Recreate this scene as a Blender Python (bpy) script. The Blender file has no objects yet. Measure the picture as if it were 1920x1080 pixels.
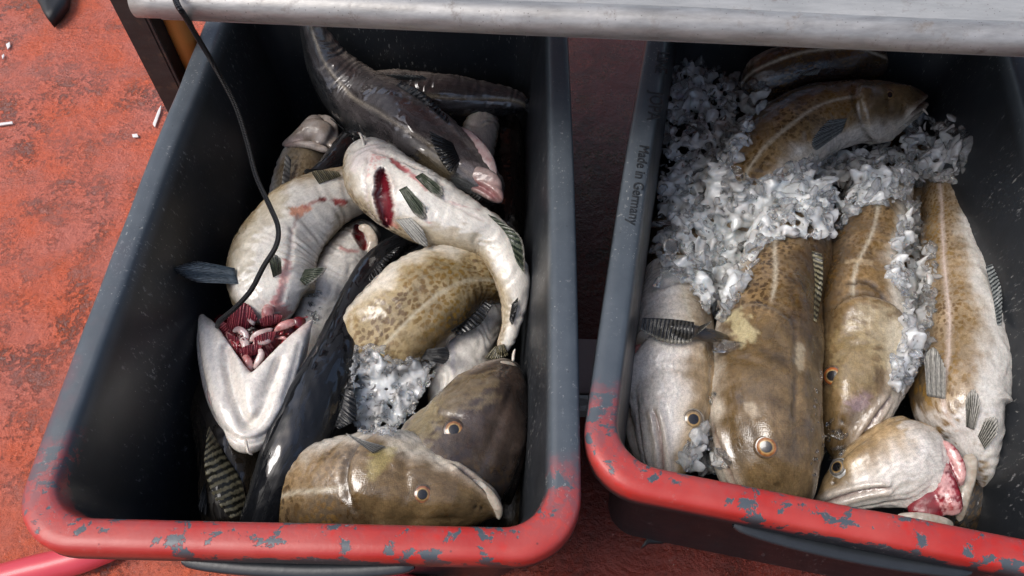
import bpy, bmesh, math, random, zlib
import numpy as np
from mathutils import Vector, Matrix
from mathutils.bvhtree import BVHTree

random.seed(7)
rng = np.random.default_rng(11)
SC = bpy.context.scene
COL = SC.collection

# ------------------------------------------------------------------ camera, sky, sun, exposure
FPX = 1387.0                      # focal length in pixels of a 1920 px wide frame
PITCH = math.radians(56.5)        # degrees below the horizon
CAM = np.array([0.0, 0.0, 0.98])
cd = bpy.data.cameras.new('camera')
cd.sensor_width = 36.0
cd.lens = 36.0 * FPX / 1920.0
cd.clip_start = 0.02
cd.clip_end = 200.0
cam = bpy.data.objects.new('camera', cd)
COL.objects.link(cam)
cam.location = CAM
cam.rotation_euler = (math.pi / 2 - PITCH, 0, 0)
SC.camera = cam

SUN_EL, SUN_AZ = math.radians(56), math.radians(-104)   # azimuth from +Y, negative = to the left
w = bpy.data.worlds.new('World')
SC.world = w
w.use_nodes = True
wt = w.node_tree
wt.nodes.clear()
sky = wt.nodes.new('ShaderNodeTexSky')
sky.sky_type = 'NISHITA'
sky.sun_disc = False
sky.sun_elevation = SUN_EL
sky.sun_rotation = SUN_AZ
sky.air_density = 1.0
sky.dust_density = 4.0
sky.ozone_density = 1.0
hsv = wt.nodes.new('ShaderNodeHueSaturation')
hsv.inputs['Saturation'].default_value = 0.95      # thin overcast
bg = wt.nodes.new('ShaderNodeBackground')
bg.inputs['Strength'].default_value = 0.12
wo = wt.nodes.new('ShaderNodeOutputWorld')
wt.links.new(sky.outputs[0], hsv.inputs['Color'])
wt.links.new(hsv.outputs[0], bg.inputs['Color'])
wt.links.new(bg.outputs[0], wo.inputs['Surface'])

sl = bpy.data.lights.new('sun', 'SUN')
sl.energy = 1.5
sl.angle = math.radians(28)
sl.color = (1.0, 0.985, 0.965)
sun = bpy.data.objects.new('sun', sl)
COL.objects.link(sun)
sd = Vector((math.sin(SUN_AZ) * math.cos(SUN_EL), math.cos(SUN_AZ) * math.cos(SUN_EL), math.sin(SUN_EL)))
sun.rotation_euler = sd.to_track_quat('Z', 'Y').to_euler()
sun.location = sd * 5

SC.view_settings.view_transform = 'Standard'
SC.view_settings.look = 'None'
SC.view_settings.gamma = 1.0
SC.view_settings.use_curve_mapping = False
SC.view_settings.exposure = 0.5
SC.render.engine = 'CYCLES'
SC.cycles.use_denoising = True
SC.cycles.max_bounces = 20
SC.cycles.transmission_bounces = 18
SC.cycles.transparent_max_bounces = 12
SC.cycles.glossy_bounces = 5
SC.cycles.diffuse_bounces = 4
SC.cycles.caustics_refractive = True
SC.cycles.caustics_reflective = False
SC.cycles.blur_glossy = 0.6
SC.cycles.sample_clamp_indirect = 12.0

# ------------------------------------------------------------------ helpers
ca, sa = math.sin(PITCH), math.cos(PITCH)     # camera tilt matrix
def ray(x, y):
    x = np.asarray(x, float); y = np.asarray(y, float)
    dx = (x - 960) / FPX; dy = -(y - 540) / FPX
    return np.stack([dx, dy * ca + sa, dy * sa - ca], -1)
def at(x, y, z):
    """ground-plan position of a point seen at x, y that stands at height z"""
    d = ray(x, y)
    t = (np.asarray(z, float) - CAM[2]) / d[..., 2]
    return CAM + t[..., None] * d
def depth(p):
    return (p[..., 1] * sa - (p[..., 2] - CAM[2]) * ca)

def crom(P, n):
    P = np.asarray(P, float)
    m = len(P)
    E = np.vstack([2 * P[0] - P[1], P, 2 * P[-1] - P[-2]])
    t = np.linspace(0, m - 1 - 1e-9, n)
    i = t.astype(int); f = (t - i)[:, None]
    a, b, c, d = E[i], E[i + 1], E[i + 2], E[i + 3]
    return 0.5 * (2 * b + (c - a) * f + (2 * a - 5 * b + 4 * c - d) * f ** 2 + (3 * b - a - 3 * c + d) * f ** 3)
def sstep(a, b, x):
    t = np.clip((x - a) / (b - a + 1e-12), 0, 1)
    return t * t * (3 - 2 * t)
def nrm(v):
    return v / (np.linalg.norm(v, axis=-1, keepdims=True) + 1e-12)

def vnoise(P, scale, seed=0):
    """cheap smooth noise in -1..1 from summed sines"""
    r = np.random.default_rng(seed)
    o = np.zeros(P.shape[:-1])
    for k in range(7):
        d = r.normal(size=3); d /= np.linalg.norm(d)
        o += np.sin((P @ d) * scale * (0.6 + 0.22 * k) * 6.28 + r.uniform(0, 6.28))
    return o / 3.2

def mesh_obj(name, V, faces, mat, parent=None, uv=None, col=None, smooth=True):
    V = np.asarray(V, np.float32).reshape(-1, 3)
    me = bpy.data.meshes.new(name)
    if isinstance(faces, np.ndarray):
        k = faces.shape[1]; n = len(faces)
        me.vertices.add(len(V)); me.vertices.foreach_set('co', V.ravel())
        me.loops.add(n * k); me.loops.foreach_set('vertex_index', faces.astype(np.int32).ravel())
        me.polygons.add(n)
        me.polygons.foreach_set('loop_start', np.arange(0, n * k, k, dtype=np.int32))
        me.polygons.foreach_set('loop_total', np.full(n, k, np.int32))
        me.update(calc_edges=True)
        me.validate()
    else:
        me.from_pydata([tuple(map(float, v)) for v in V], [], [tuple(map(int, f)) for f in faces])
    if smooth:
        me.polygons.foreach_set('use_smooth', np.ones(len(me.polygons), bool))
    if uv is not None:
        l = np.zeros(len(me.loops), np.int32); me.loops.foreach_get('vertex_index', l)
        u = me.uv_layers.new(name='UVMap')
        u.data.foreach_set('uv', np.asarray(uv, np.float32).reshape(-1, 2)[l].ravel())
    if col is not None:
        c = me.attributes.new('col', 'FLOAT_COLOR', 'POINT')
        c.data.foreach_set('color', np.asarray(col, np.float32).reshape(-1, 4).ravel())
    o = bpy.data.objects.new(name, me)
    COL.objects.link(o)
    if mat: me.materials.append(mat)
    if parent: adopt(o, parent)
    return o
def adopt(o, parent):
    o.parent = parent
    root = parent
    loc = Vector((0, 0, 0))
    while root is not None:
        loc += root.location; root = root.parent
    o.matrix_parent_inverse = Matrix.Translation(-loc)
def tag(o, label, cat, group=None, kind=None):
    if label: o['label'] = label
    if cat: o['category'] = cat
    if group: o['group'] = group
    if kind: o['kind'] = kind
    return o
def empty(name, loc, label, cat, group=None):
    o = bpy.data.objects.new(name, None)
    o.empty_display_size = 0.05
    o.location = Vector([float(v) for v in loc])
    COL.objects.link(o)
    return tag(o, label, cat, group)

def grid_faces(nt, na, wrap=True):
    i = np.arange(nt - 1)[:, None]
    j = np.arange(na if wrap else na - 1)[None, :]
    j2 = (j + 1) % na
    return np.stack([i * na + j, i * na + j2, (i + 1) * na + j2, (i + 1) * na + j], -1).reshape(-1, 4)

# ------------------------------------------------------------------ materials
class NT:
    def __init__(s, name):
        s.m = bpy.data.materials.new(name); s.m.use_nodes = True
        s.t = s.m.node_tree; s.n = s.t.nodes; s.n.clear()
        s.out = s.n.new('ShaderNodeOutputMaterial')
        s.p = s.n.new('ShaderNodeBsdfPrincipled')
        s.link(s.p.outputs[0], s.out.inputs[0])
    def link(s, a, b): s.t.links.new(a, b)
    def set(s, node, key, v):
        if v is None: return
        if hasattr(v, 'is_linked') or isinstance(v, bpy.types.NodeSocket): s.link(v, node.inputs[key])
        else:
            if isinstance(v, (tuple, list)) and len(v) == 3 and node.inputs[key].type == 'RGBA': v = (*v, 1)
            node.inputs[key].default_value = v
    def P(s, **k):
        for a, v in k.items(): s.set(s.p, a.replace('_', ' '), v)
    def coord(s, which='Object'):
        return s.n.new('ShaderNodeTexCoord').outputs[which]
    def mapping(s, v, scale=(1, 1, 1), loc=(0, 0, 0)):
        m = s.n.new('ShaderNodeMapping'); s.link(v, m.inputs[0])
        m.inputs['Scale'].default_value = scale; s.set(m, 'Location', loc)
        return m.outputs[0]
    def noise(s, v, scale, detail=4, rough=0.55, dist=0.0, color=False):
        m = s.n.new('ShaderNodeTexNoise'); s.link(v, m.inputs['Vector'])
        m.inputs['Scale'].default_value = scale; m.inputs['Detail'].default_value = detail
        m.inputs['Roughness'].default_value = rough; m.inputs['Distortion'].default_value = dist
        return m.outputs['Color' if color else 'Fac']
    def voro(s, v, scale, feature='F1', rnd=1.0, dim='3D'):
        m = s.n.new('ShaderNodeTexVoronoi'); m.feature = feature; m.voronoi_dimensions = dim; s.link(v, m.inputs['Vector'])
        m.inputs['Scale'].default_value = scale; m.inputs['Randomness'].default_value = rnd
        return m.outputs['Distance']
    def ramp(s, f, stops):
        m = s.n.new('ShaderNodeValToRGB'); s.link(f, m.inputs[0])
        e = m.color_ramp.elements
        while len(e) < len(stops): e.new(0.5)
        for k, (p, c) in enumerate(stops):
            e[k].position = p
            e[k].color = (*c, 1) if isinstance(c, (tuple, list)) else (c, c, c, 1)
        return m.outputs[0]
    def mix(s, f, a, b, mode='MIX'):
        m = s.n.new('ShaderNodeMix'); m.data_type = 'RGBA'; m.blend_type = mode
        s.set(m, 0, f); s.set(m, 6, a); s.set(m, 7, b)
        return m.outputs[2]
    def math(s, op, a, b=None, clamp=False):
        m = s.n.new('ShaderNodeMath'); m.operation = op; m.use_clamp = clamp
        s.set(m, 0, a)
        if b is not None: s.set(m, 1, b)
        return m.outputs[0]
    def attr(s, name):
        m = s.n.new('ShaderNodeAttribute'); m.attribute_name = name
        return m.outputs['Color'], m.outputs['Alpha']
    def bump(s, h, strength=0.3, dist=0.001, prev=None):
        m = s.n.new('ShaderNodeBump'); s.link(h, m.inputs['Height'])
        m.inputs['Strength'].default_value = strength; m.inputs['Distance'].default_value = dist
        if prev is not None: s.link(prev, m.inputs['Normal'])
        return m.outputs[0]
    def rnd(s):
        return s.n.new('ShaderNodeObjectInfo').outputs['Random']

def fish_mat(name, spot=(0.05, 0.028, 0.012), ochre=(0.17, 0.09, 0.018), rough=0.3, coat=0.9, speck=0.25, dens=1.0, wet=0.35):
    M = NT(name)
    uv = M.coord('UV')
    off = M.n.new('ShaderNodeCombineXYZ'); r = M.rnd()
    M.link(M.math('MULTIPLY', r, 7.3), off.inputs[0]); M.link(M.math('MULTIPLY', r, 3.1), off.inputs[1]); M.link(M.math('MULTIPLY', r, 5.0), off.inputs[2])
    v = M.mapping(uv, loc=off.outputs[0])
    c, a = M.attr('col')
    # warped spots
    wv = M.mix(0.006, v, M.noise(v, 90, 3, color=True), 'LINEAR_LIGHT')
    d1 = M.voro(M.mapping(wv, (0.8, 1.1, 1)), 150 * dens, dim='2D')
    s1 = M.ramp(d1, [(0.26, 1.0), (0.42, 0.0)])
    n1 = M.ramp(M.noise(v, 14, 2), [(0.32, 0.25), (0.52, 1.0)])
    sp = M.math('MULTIPLY', M.math('MULTIPLY', s1, n1), a, True)
    oc = M.ramp(M.noise(v, 16, 2), [(0.42, 0.0), (0.62, 1.0)])
    spc = M.mix(oc, spot, ochre)
    blot = M.ramp(M.noise(v, 30, 5), [(0.3, 0.62), (0.7, 1.25)])
    base = M.mix(M.math('ADD', M.math('MULTIPLY', a, 0.75), 0.2, True), c, M.mix(1.0, c, blot, 'MULTIPLY'))
    base = M.mix(M.math('MULTIPLY', sp, 0.8), base, spc)
    rt = M.math('ABSOLUTE', M.math('SUBTRACT', M.noise(v, 75, 4, 0.6, 0.6), 0.5))
    base = M.mix(M.math('MULTIPLY', M.ramp(rt, [(0.0, 1.0), (0.035, 0.0)]), M.math('ADD', M.math('MULTIPLY', a, 0.25), 0.12)), base, M.mix(1.0, base, (0.35, 0.3, 0.25), 'MULTIPLY'))
    # fine scales / pigment speckle
    sc = M.voro(v, 620, rnd=0.6, dim='2D')
    fine = M.ramp(sc, [(0.1, 1.0 + speck * 0.35), (0.6, 1.0 - speck * 0.6)])
    base = M.mix(1.0, base, fine, 'MULTIPLY')
    sk = M.ramp(M.noise(v, 260, 3), [(0.35, 1.0 - speck * 0.8), (0.6, 1.08)])
    base = M.mix(1.0, base, sk, 'MULTIPLY')
    b = M.bump(sc, 0.25, 0.0006)
    b = M.bump(M.noise(v, 45, 3), 0.2, 0.003, b)
    film = M.ramp(M.noise(v, 20, 4, 0.6, 0.6), [(0.47, 0.0), (0.53, 1.0)])
    ro = M.math('ADD', M.math('MULTIPLY', film, wet), rough - wet * 0.45)
    M.P(Base_Color=base, Roughness=ro, Normal=b, Specular_IOR_Level=0.5, Coat_Weight=M.math('MULTIPLY', M.ramp(M.noise(v, 34, 4, 0.6, 0.8), [(0.44, 0.25), (0.52, 1.0)]), coat), Coat_Roughness=0.035,
        Coat_Normal=M.bump(M.noise(v, 95, 4, 0.55, 0.5), 0.55, 0.003), Subsurface_Weight=0.15, Subsurface_Radius=(0.006, 0.003, 0.002), Subsurface_Scale=0.5)
    return M.m
COD = fish_mat('cod_skin')
COD_OCHRE = fish_mat('cod_skin_ochre', spot=(0.11, 0.055, 0.014), ochre=(0.26, 0.14, 0.015), dens=1.0, speck=0.18)
PALE = fish_mat('belly_skin', rough=0.34, speck=0.14, coat=0.7)
def black_mat():
    M = NT('saithe_skin')
    v = M.mapping(M.coord('UV'))
    c, a = M.attr('col')
    st = M.ramp(M.noise(M.mapping(v, (0.35, 1.6, 1)), 60, 5), [(0.3, 0.7), (0.72, 1.35)])
    base = M.mix(1.0, c, st, 'MULTIPLY')
    sc = M.voro(v, 560, rnd=0.6)
    base = M.mix(1.0, base, M.ramp(sc, [(0.1, 1.3), (0.6, 0.65)]), 'MULTIPLY')
    film = M.ramp(M.noise(M.mapping(v, (0.6, 1.5, 1)), 30, 5, 0.6, 0.9), [(0.50, 0.0), (0.52, 1.0)])
    ro = M.math('ADD', M.math('MULTIPLY', film, 0.32), 0.07)
    b = M.bump(M.noise(M.mapping(v, (0.4, 1.4, 1)), 55, 4), 0.2, 0.003)
    M.P(Base_Color=base, Roughness=ro, Normal=b, Coat_Weight=M.math('MULTIPLY', M.math('SUBTRACT', 1.0, film), a), Coat_Roughness=0.04)
    return M.m
SAITHE = black_mat()

def fin_mat(name, c0, c1, rays=16, edge=None, thin=0.55):
    M = NT(name)
    uv = M.coord('UV')
    sx = M.n.new('ShaderNodeSeparateXYZ'); M.link(uv, sx.inputs[0])
    ph = M.math('ADD', M.math('MULTIPLY', sx.outputs[0], rays * 6.283), M.math('MULTIPLY', M.noise(uv, 6, 2), 5))
    s = M.math('MULTIPLY', M.math('ADD', M.math('SINE', ph), 1.0), 0.5)
    s = M.ramp(s, [(0.25, 0.0), (0.75, 1.0)])
    c = M.mix(s, c0, c1)
    if edge is not None:
        c = M.mix(M.ramp(M.math('ADD', sx.outputs[1], M.math('MULTIPLY', M.noise(uv, 9, 3), 0.12)), [(0.86, 0.0), (0.98, 1.0)]), c, edge)
    c = M.mix(1.0, c, M.ramp(M.noise(uv, 14, 5), [(0.3, 0.6), (0.7, 1.3)]), 'MULTIPLY')
    M.P(Base_Color=c, Roughness=0.28, Normal=M.bump(s, 0.5, 0.001), Coat_Weight=0.4, Coat_Roughness=0.1)
    tr = M.n.new('ShaderNodeBsdfTranslucent'); M.link(c, tr.inputs[0])
    mx = M.n.new('ShaderNodeMixShader'); mx.inputs[0].default_value = 0.35
    M.link(M.p.outputs[0], mx.inputs[1]); M.link(tr.outputs[0], mx.inputs[2])
    tp = M.n.new('ShaderNodeBsdfTransparent'); mt = M.n.new('ShaderNodeMixShader')
    M.link(M.math('MULTIPLY', M.math('SUBTRACT', 1.0, s), M.math('MULTIPLY', sx.outputs[1], thin)), mt.inputs[0])
    M.link(mx.outputs[0], mt.inputs[1]); M.link(tp.outputs[0], mt.inputs[2]); M.link(mt.outputs[0], M.out.inputs[0])
    return M.m
FIN_GREY = fin_mat('fin_grey', (0.05, 0.06, 0.065), (0.3, 0.32, 0.31), 16)
FIN_BLUE = fin_mat('fin_bluegrey', (0.07, 0.1, 0.125), (0.26, 0.3, 0.32), 13, edge=(0.06, 0.065, 0.07))
FIN_GREEN = fin_mat('fin_green', (0.022, 0.035, 0.022), (0.12, 0.14, 0.09), 9, edge=(0.4, 0.38, 0.33))
FIN_DARK = fin_mat('fin_dark', (0.008, 0.009, 0.011), (0.035, 0.036, 0.036), 14)
FIN_OLIVE = fin_mat('fin_olive', (0.035, 0.033, 0.022), (0.26, 0.23, 0.14), 13)
FIN_WHITE = fin_mat('fin_white', (0.3, 0.3, 0.28), (0.6, 0.58, 0.53), 15)
FIN_TAIL = fin_mat('fin_tail', (0.02, 0.02, 0.02), (0.09, 0.085, 0.075), 13, edge=(0.35, 0.33, 0.27))
FIN_PELV = fin_mat('fin_pelvic', (0.1, 0.1, 0.085), (0.5, 0.48, 0.43), 7, edge=(0.6, 0.58, 0.53))
GILL = fin_mat('gill_red', (0.2, 0.012, 0.025), (0.52, 0.12, 0.14), 14, thin=0.0)

def flesh_mat(name, c0, c1, rough=0.18):
    M = NT(name); o = M.coord()
    n = M.noise(o, 90, 5, 0.6, 0.4)
    c = M.mix(M.ramp(n, [(0.35, 0.0), (0.65, 1.0)]), c0, c1)
    M.P(Base_Color=c, Roughness=rough, Normal=M.bump(M.noise(o, 180, 4), 0.5, 0.002), Coat_Weight=0.6, Coat_Roughness=0.06,
        Subsurface_Weight=0.2, Subsurface_Radius=(0.008, 0.002, 0.0015), Subsurface_Scale=0.6)
    return M.m
RED = flesh_mat('flesh_red', (0.18, 0.01, 0.016), (0.42, 0.06, 0.065))
DEEP = flesh_mat('flesh_deep', (0.05, 0.002, 0.004), (0.17, 0.01, 0.014))
PINK = flesh_mat('flesh_pink', (0.46, 0.16, 0.15), (0.62, 0.36, 0.33))
PALEPINK = flesh_mat('flesh_pale', (0.56, 0.36, 0.34), (0.72, 0.6, 0.56), 0.22)
LIP = flesh_mat('lip_skin', (0.4, 0.33, 0.25), (0.6, 0.54, 0.46), 0.25)
BARBEL = flesh_mat('barbel_skin', (0.5, 0.45, 0.38), (0.65, 0.6, 0.52), 0.3)

def eye_mat():
    M = NT('eye'); c, a = M.attr('col')
    M.P(Base_Color=M.mix(1.0, c, M.ramp(M.noise(M.coord(), 260, 4), [(0.3, 0.55), (0.7, 1.35)]), 'MULTIPLY'), Roughness=0.25, Coat_Weight=1.0, Coat_Roughness=0.02, Coat_IOR=1.4)
    return M.m
EYE = eye_mat()
PUPIL = NT('pupil'); PUPIL.P(Base_Color=(0.006, 0.012, 0.024), Roughness=0.06, Coat_Weight=1.0, Coat_Roughness=0.02); PUPIL = PUPIL.m

def plastic_mat(dirx):
    """dark plastic tub; its camera-side end is sprayed red and worn (object space, y = along the tub)"""
    M = NT('tub_plastic'); o = M.coord()
    sx = M.n.new('ShaderNodeSeparateXYZ'); M.link(o, sx.inputs[0])
    n = M.noise(o, 9, 4)
    base = M.mix(M.noise(o, 30, 5), (0.010, 0.012, 0.014), (0.022, 0.025, 0.03))
    # pale bluish rim: sky light put into its colour, along with chalky rubbing
    rim_light = M.ramp(M.math('ADD', sx.outputs[2], M.math('MULTIPLY', n, 0.006)), [(0.303, 0.0), (0.318, 1.0)])
    base = M.mix(rim_light, base, M.mix(M.noise(o, 40, 5, 0.65), (0.045, 0.056, 0.068), (0.085, 0.1, 0.115)))
    # chalky scuffs and dried scale flecks
    sc = M.ramp(M.noise(M.mapping(o, (1, 1, 0.5)), 170, 4, 0.7), [(0.6, 0.0), (0.7, 1.0)])
    sc2 = M.ramp(M.noise(o, 13, 3), [(0.5, 0.0), (0.66, 1.0)])
    scf = M.math('MULTIPLY', sc, sc2)
    base = M.mix(M.math('MULTIPLY', scf, 0.38), base, (0.3, 0.33, 0.35))
    fl = M.math('MAXIMUM', M.ramp(M.voro(o, 75), [(0.035, 1.0), (0.06, 0.0)]), M.math('MULTIPLY', M.ramp(M.noise(M.mapping(o, (1.6, 1.0, 0.35)), 210, 4, 0.65), [(0.62, 0.0), (0.67, 1.0)]), M.ramp(M.noise(o, 8, 4), [(0.45, 0.0), (0.62, 1.0)])))
    base = M.mix(M.math('MULTIPLY', fl, 0.45), base, (0.45, 0.45, 0.42))
    # sprayed end
    yy = M.math('ADD', sx.outputs[1], M.math('MULTIPLY', M.math('SUBTRACT', n, 0.5), 0.12))
    sp = M.ramp(M.math('ADD', M.math('MULTIPLY', yy, 1.0), 0.5), [(0.105, 1.0), (0.18, 0.0)])
    zmask = M.ramp(sx.outputs[2], [(0.298, 0.0), (0.304, 1.0)])
    sp = M.math('MULTIPLY', sp, zmask)
    xl = M.math('ABSOLUTE', sx.outputs[0])
    inn = M.noise(o, 34, 7, 0.66, 0.3)
    inn = M.math('ADD', M.math('MULTIPLY', inn, 0.7), M.math('MULTIPLY', M.noise(M.mapping(o, (0.6, 1.6, 1)), 11, 3), 0.3))
    inn = M.math('ADD', inn, M.math('MULTIPLY', M.ramp(sx.outputs[2], [(0.305, 1.0), (0.3175, 0.0)]), 0.035))
    chip = M.ramp(inn, [(0.54, 1.0), (0.553, 0.0)])
    edge = M.math('MULTIPLY', M.ramp(M.noise(o, 70, 5, 0.7), [(0.45, 0.0), (0.55, 1.0)]), M.ramp(M.math('ADD', sx.outputs[1], 0.5), [(0.075, 0.0), (0.15, 1.0)]))
    chip = M.math('MULTIPLY', chip, M.math('SUBTRACT', 1.0, M.math('MULTIPLY', edge, 0.7)))
    side = M.ramp(sx.outputs[0], [(0.46, 1.0), (0.55, 0.0)]) if dirx else 1.0
    # faint overspray up the left flank
    over = M.math('MULTIPLY', M.ramp(M.math('ADD', sx.outputs[1], 0.5), [(0.17, 0.75), (0.41, 0.0)]),
                  M.math('MULTIPLY', M.ramp(M.math('ADD', sx.outputs[0], 0.5), [(0.245, 1.0), (0.27, 0.0)]), M.ramp(n, [(0.45, 0.0), (0.6, 1.0)])))
    over = M.math('MULTIPLY', over, zmask)
    red = M.mix(M.ramp(M.noise(o, 14, 4), [(0.35, 0.0), (0.65, 1.0)]), (0.4, 0.022, 0.017), (0.44, 0.06, 0.05))
    red = M.mix(M.ramp(M.noise(o, 48, 3), [(0.6, 0.0), (0.68, 0.6)]), red, (0.5, 0.015, 0.01))
    f = M.math('MULTIPLY', sp, chip)
    f = M.math('MAXIMUM', f, M.math('MULTIPLY', over, 0.75 if dirx else 0.0))
    col = M.mix(f, base, red)
    col = M.mix(M.math('MULTIPLY', scf, 0.35), col, (0.45, 0.42, 0.4))
    col = M.mix(M.math('MULTIPLY', M.ramp(M.voro(o, 55), [(0.04, 1.0), (0.075, 0.0)]), 0.6), col, (0.02, 0.02, 0.022))
    h = M.math('ADD', M.math('MULTIPLY', f, 0.5), M.math('MULTIPLY', M.noise(o, 260, 3), 0.25))
    ro = M.math('ADD', M.math('MULTIPLY', M.noise(o, 22, 4), 0.3), 0.26)
    M.P(Base_Color=col, Roughness=ro, Normal=M.bump(h, 0.45, 0.001), Specular_IOR_Level=0.5)
    return M.m

def deck_mat():
    M = NT('deck_paint'); o = M.coord()
    big = M.noise(o, 4, 4)
    n = M.noise(o, 17, 8, 0.66, 0.6)
    fine = M.noise(o, 120, 6, 0.7)
    red = M.mix(M.ramp(M.noise(o, 9, 5, 0.6), [(0.38, 0.0), (0.62, 1.0)]), (0.56, 0.1, 0.036), (0.5, 0.135, 0.09))
    red = M.mix(M.ramp(fine, [(0.42, 0.0), (0.68, 0.45)]), red, (0.3, 0.055, 0.034))
    wear = M.mix(M.noise(o, 220, 4), (0.075, 0.045, 0.04), (0.24, 0.16, 0.14))
    wm = M.math('MULTIPLY', M.ramp(M.math('ADD', M.math('MULTIPLY', n, 0.55), M.math('MULTIPLY', fine, 0.45)), [(0.50, 0.0), (0.565, 1.0)]), M.ramp(M.noise(o, 6, 3), [(0.40, 0.1), (0.62, 1.0)]))
    c = M.mix(M.math('MULTIPLY', wm, 0.7), red, wear)
    # shade painted into the deck colour between and in front of the tubs
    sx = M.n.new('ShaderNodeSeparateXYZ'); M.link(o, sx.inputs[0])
    deck_shade = M.ramp(M.math('ADD', sx.outputs[0], M.math('MULTIPLY', big, 0.2)), [(0.02, 0.0), (0.16, 1.0)])
    c = M.mix(deck_shade, c, M.mix(1.0, c, (0.26, 0.14, 0.12), 'MULTIPLY'))
    sp = M.ramp(M.voro(o, 130), [(0.07, 1.0), (0.12, 0.0)])
    sm = M.ramp(M.noise(o, 24, 3), [(0.54, 0.0), (0.64, 1.0)])
    c = M.mix(M.math('MULTIPLY', M.math('MULTIPLY', sp, sm), 0.7), c, (0.6, 0.52, 0.46))
    dk = M.ramp(M.voro(o, 85), [(0.06, 1.0), (0.13, 0.0)])
    c = M.mix(M.math('MULTIPLY', dk, 0.5), c, (0.03, 0.015, 0.012))
    h = M.math('ADD', M.math('MULTIPLY', n, 1.2), M.math('MULTIPLY', M.noise(o, 70, 8, 0.72), 0.7))
    h = M.math('SUBTRACT', h, M.math('MULTIPLY', wm, 0.25))
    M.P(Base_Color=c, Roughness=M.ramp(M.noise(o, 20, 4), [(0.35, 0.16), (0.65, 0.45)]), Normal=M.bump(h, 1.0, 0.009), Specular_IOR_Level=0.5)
    return M.m

def metal_mat(name, c0, c1, rough=0.38, metallic=0.8, scale=30):
    M = NT(name); o = M.coord()
    n = M.noise(M.mapping(o, (0.35, 1.5, 1.5)), scale * 1.6, 7, 0.7)
    c = M.mix(M.ramp(n, [(0.35, 0.0), (0.65, 1.0)]), c0, c1)
    ru = M.math('MULTIPLY', M.ramp(M.noise(o, 45, 6, 0.7), [(0.55, 0.0), (0.68, 1.0)]), M.ramp(M.noise(o, 8, 3), [(0.4, 0.15), (0.6, 1.0)]))
    c = M.mix(M.math('MULTIPLY', ru, 0.75), c, (0.09, 0.055, 0.03))
    pit = M.ramp(M.voro(o, 160), [(0.06, 1.0), (0.13, 0.0)])
    c = M.mix(M.math('MULTIPLY', pit, 0.6), c, (0.05, 0.04, 0.03))
    M.P(Base_Color=c, Metallic=M.math('MULTIPLY', M.math('SUBTRACT', 1.0, ru), metallic), Roughness=M.math('ADD', M.math('MULTIPLY', n, 0.3), rough - 0.12),
        Normal=M.bump(M.noise(o, 140, 5), 0.3, 0.0012))
    return M.m

def plain(name, c0, c1, rough=0.5, scale=60, bump=0.3, coat=0.0):
    M = NT(name); o = M.coord()
    n = M.noise(o, scale, 5, 0.6)
    M.P(Base_Color=M.mix(n, c0, c1), Roughness=rough, Normal=M.bump(n, bump, 0.002), Coat_Weight=coat, Coat_Roughness=0.1)
    return M.m

def ice_mat(name, w0, w1):
    M = NT(name); o = M.coord()
    cloud = M.ramp(M.noise(o, 45, 5, 0.6, 0.4), [(0.38, w0), (0.62, w1)])
    b = M.bump(M.noise(o, 230, 5, 0.65, 0.8), 0.45, 0.003)
    M.P(Base_Color=(0.985, 0.994, 1.0), Roughness=0.02, IOR=1.31, Transmission_Weight=1.0, Normal=b)
    d = M.n.new('ShaderNodeBsdfPrincipled')
    for k, v in (('Base Color', (0.87, 0.94, 1.0)), ('Roughness', 0.1), ('Specular IOR Level', 0.6), ('Subsurface Weight', 1.0), ('Subsurface Radius', (0.9, 1.0, 1.1)), ('Subsurface Scale', 0.01), ('Coat Weight', 1.0), ('Coat Roughness', 0.02)):
        M.set(d, k, v)
    M.link(b, d.inputs['Normal'])
    m2 = M.n.new('ShaderNodeMixShader')
    M.link(cloud, m2.inputs[0])
    M.link(M.p.outputs[0], m2.inputs[1]); M.link(d.outputs[0], m2.inputs[2])
    M.link(m2.outputs[0], M.out.inputs[0])
    return M.m
ICE = ice_mat('white_slush', 0.6, 0.92)
ICE_TOP = ice_mat('wet_ice', 0.05, 0.32)
ICE_CLEAR = ice_mat('clear_ice', 0.0, 0.08)

# ------------------------------------------------------------------ the setting: deck
bm = bmesh.new()
bmesh.ops.create_grid(bm, x_segments=40, y_segments=40, size=4.0)
me = bpy.data.meshes.new('deck'); bm.to_mesh(me); bm.free()
deck = bpy.data.objects.new('deck', me); COL.objects.link(deck)
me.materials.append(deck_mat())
deck['kind'] = 'structure'

# ------------------------------------------------------------------ tubs
RIM = 0.32
ALL_BVH = []          # (bvh) of everything solid, for laying ice
def rrect(a, b, r, n=10):
    pts = []
    for cx, cy, a0 in ((a - r, b - r, 0), (-a + r, b - r, 90), (-a + r, -b + r, 180), (a - r, -b + r, 270)):
        for k in range(n + 1):
            t = math.radians(a0 + 90 * k / n)
            pts.append((cx + r * math.cos(t), cy + r * math.sin(t)))
        # straight side is subdivided so that the plastic can bow a little
    out = []
    m = len(pts)
    for i in range(m):
        p, q = pts[i], pts[(i + 1) % m]
        out.append(p)
        L = math.hypot(q[0] - p[0], q[1] - p[1])
        if L > 0.05:
            for k in range(1, 14):
                out.append((p[0] + (q[0] - p[0]) * k / 14, p[1] + (q[1] - p[1]) * k / 14))
    return np.array(out)

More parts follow.
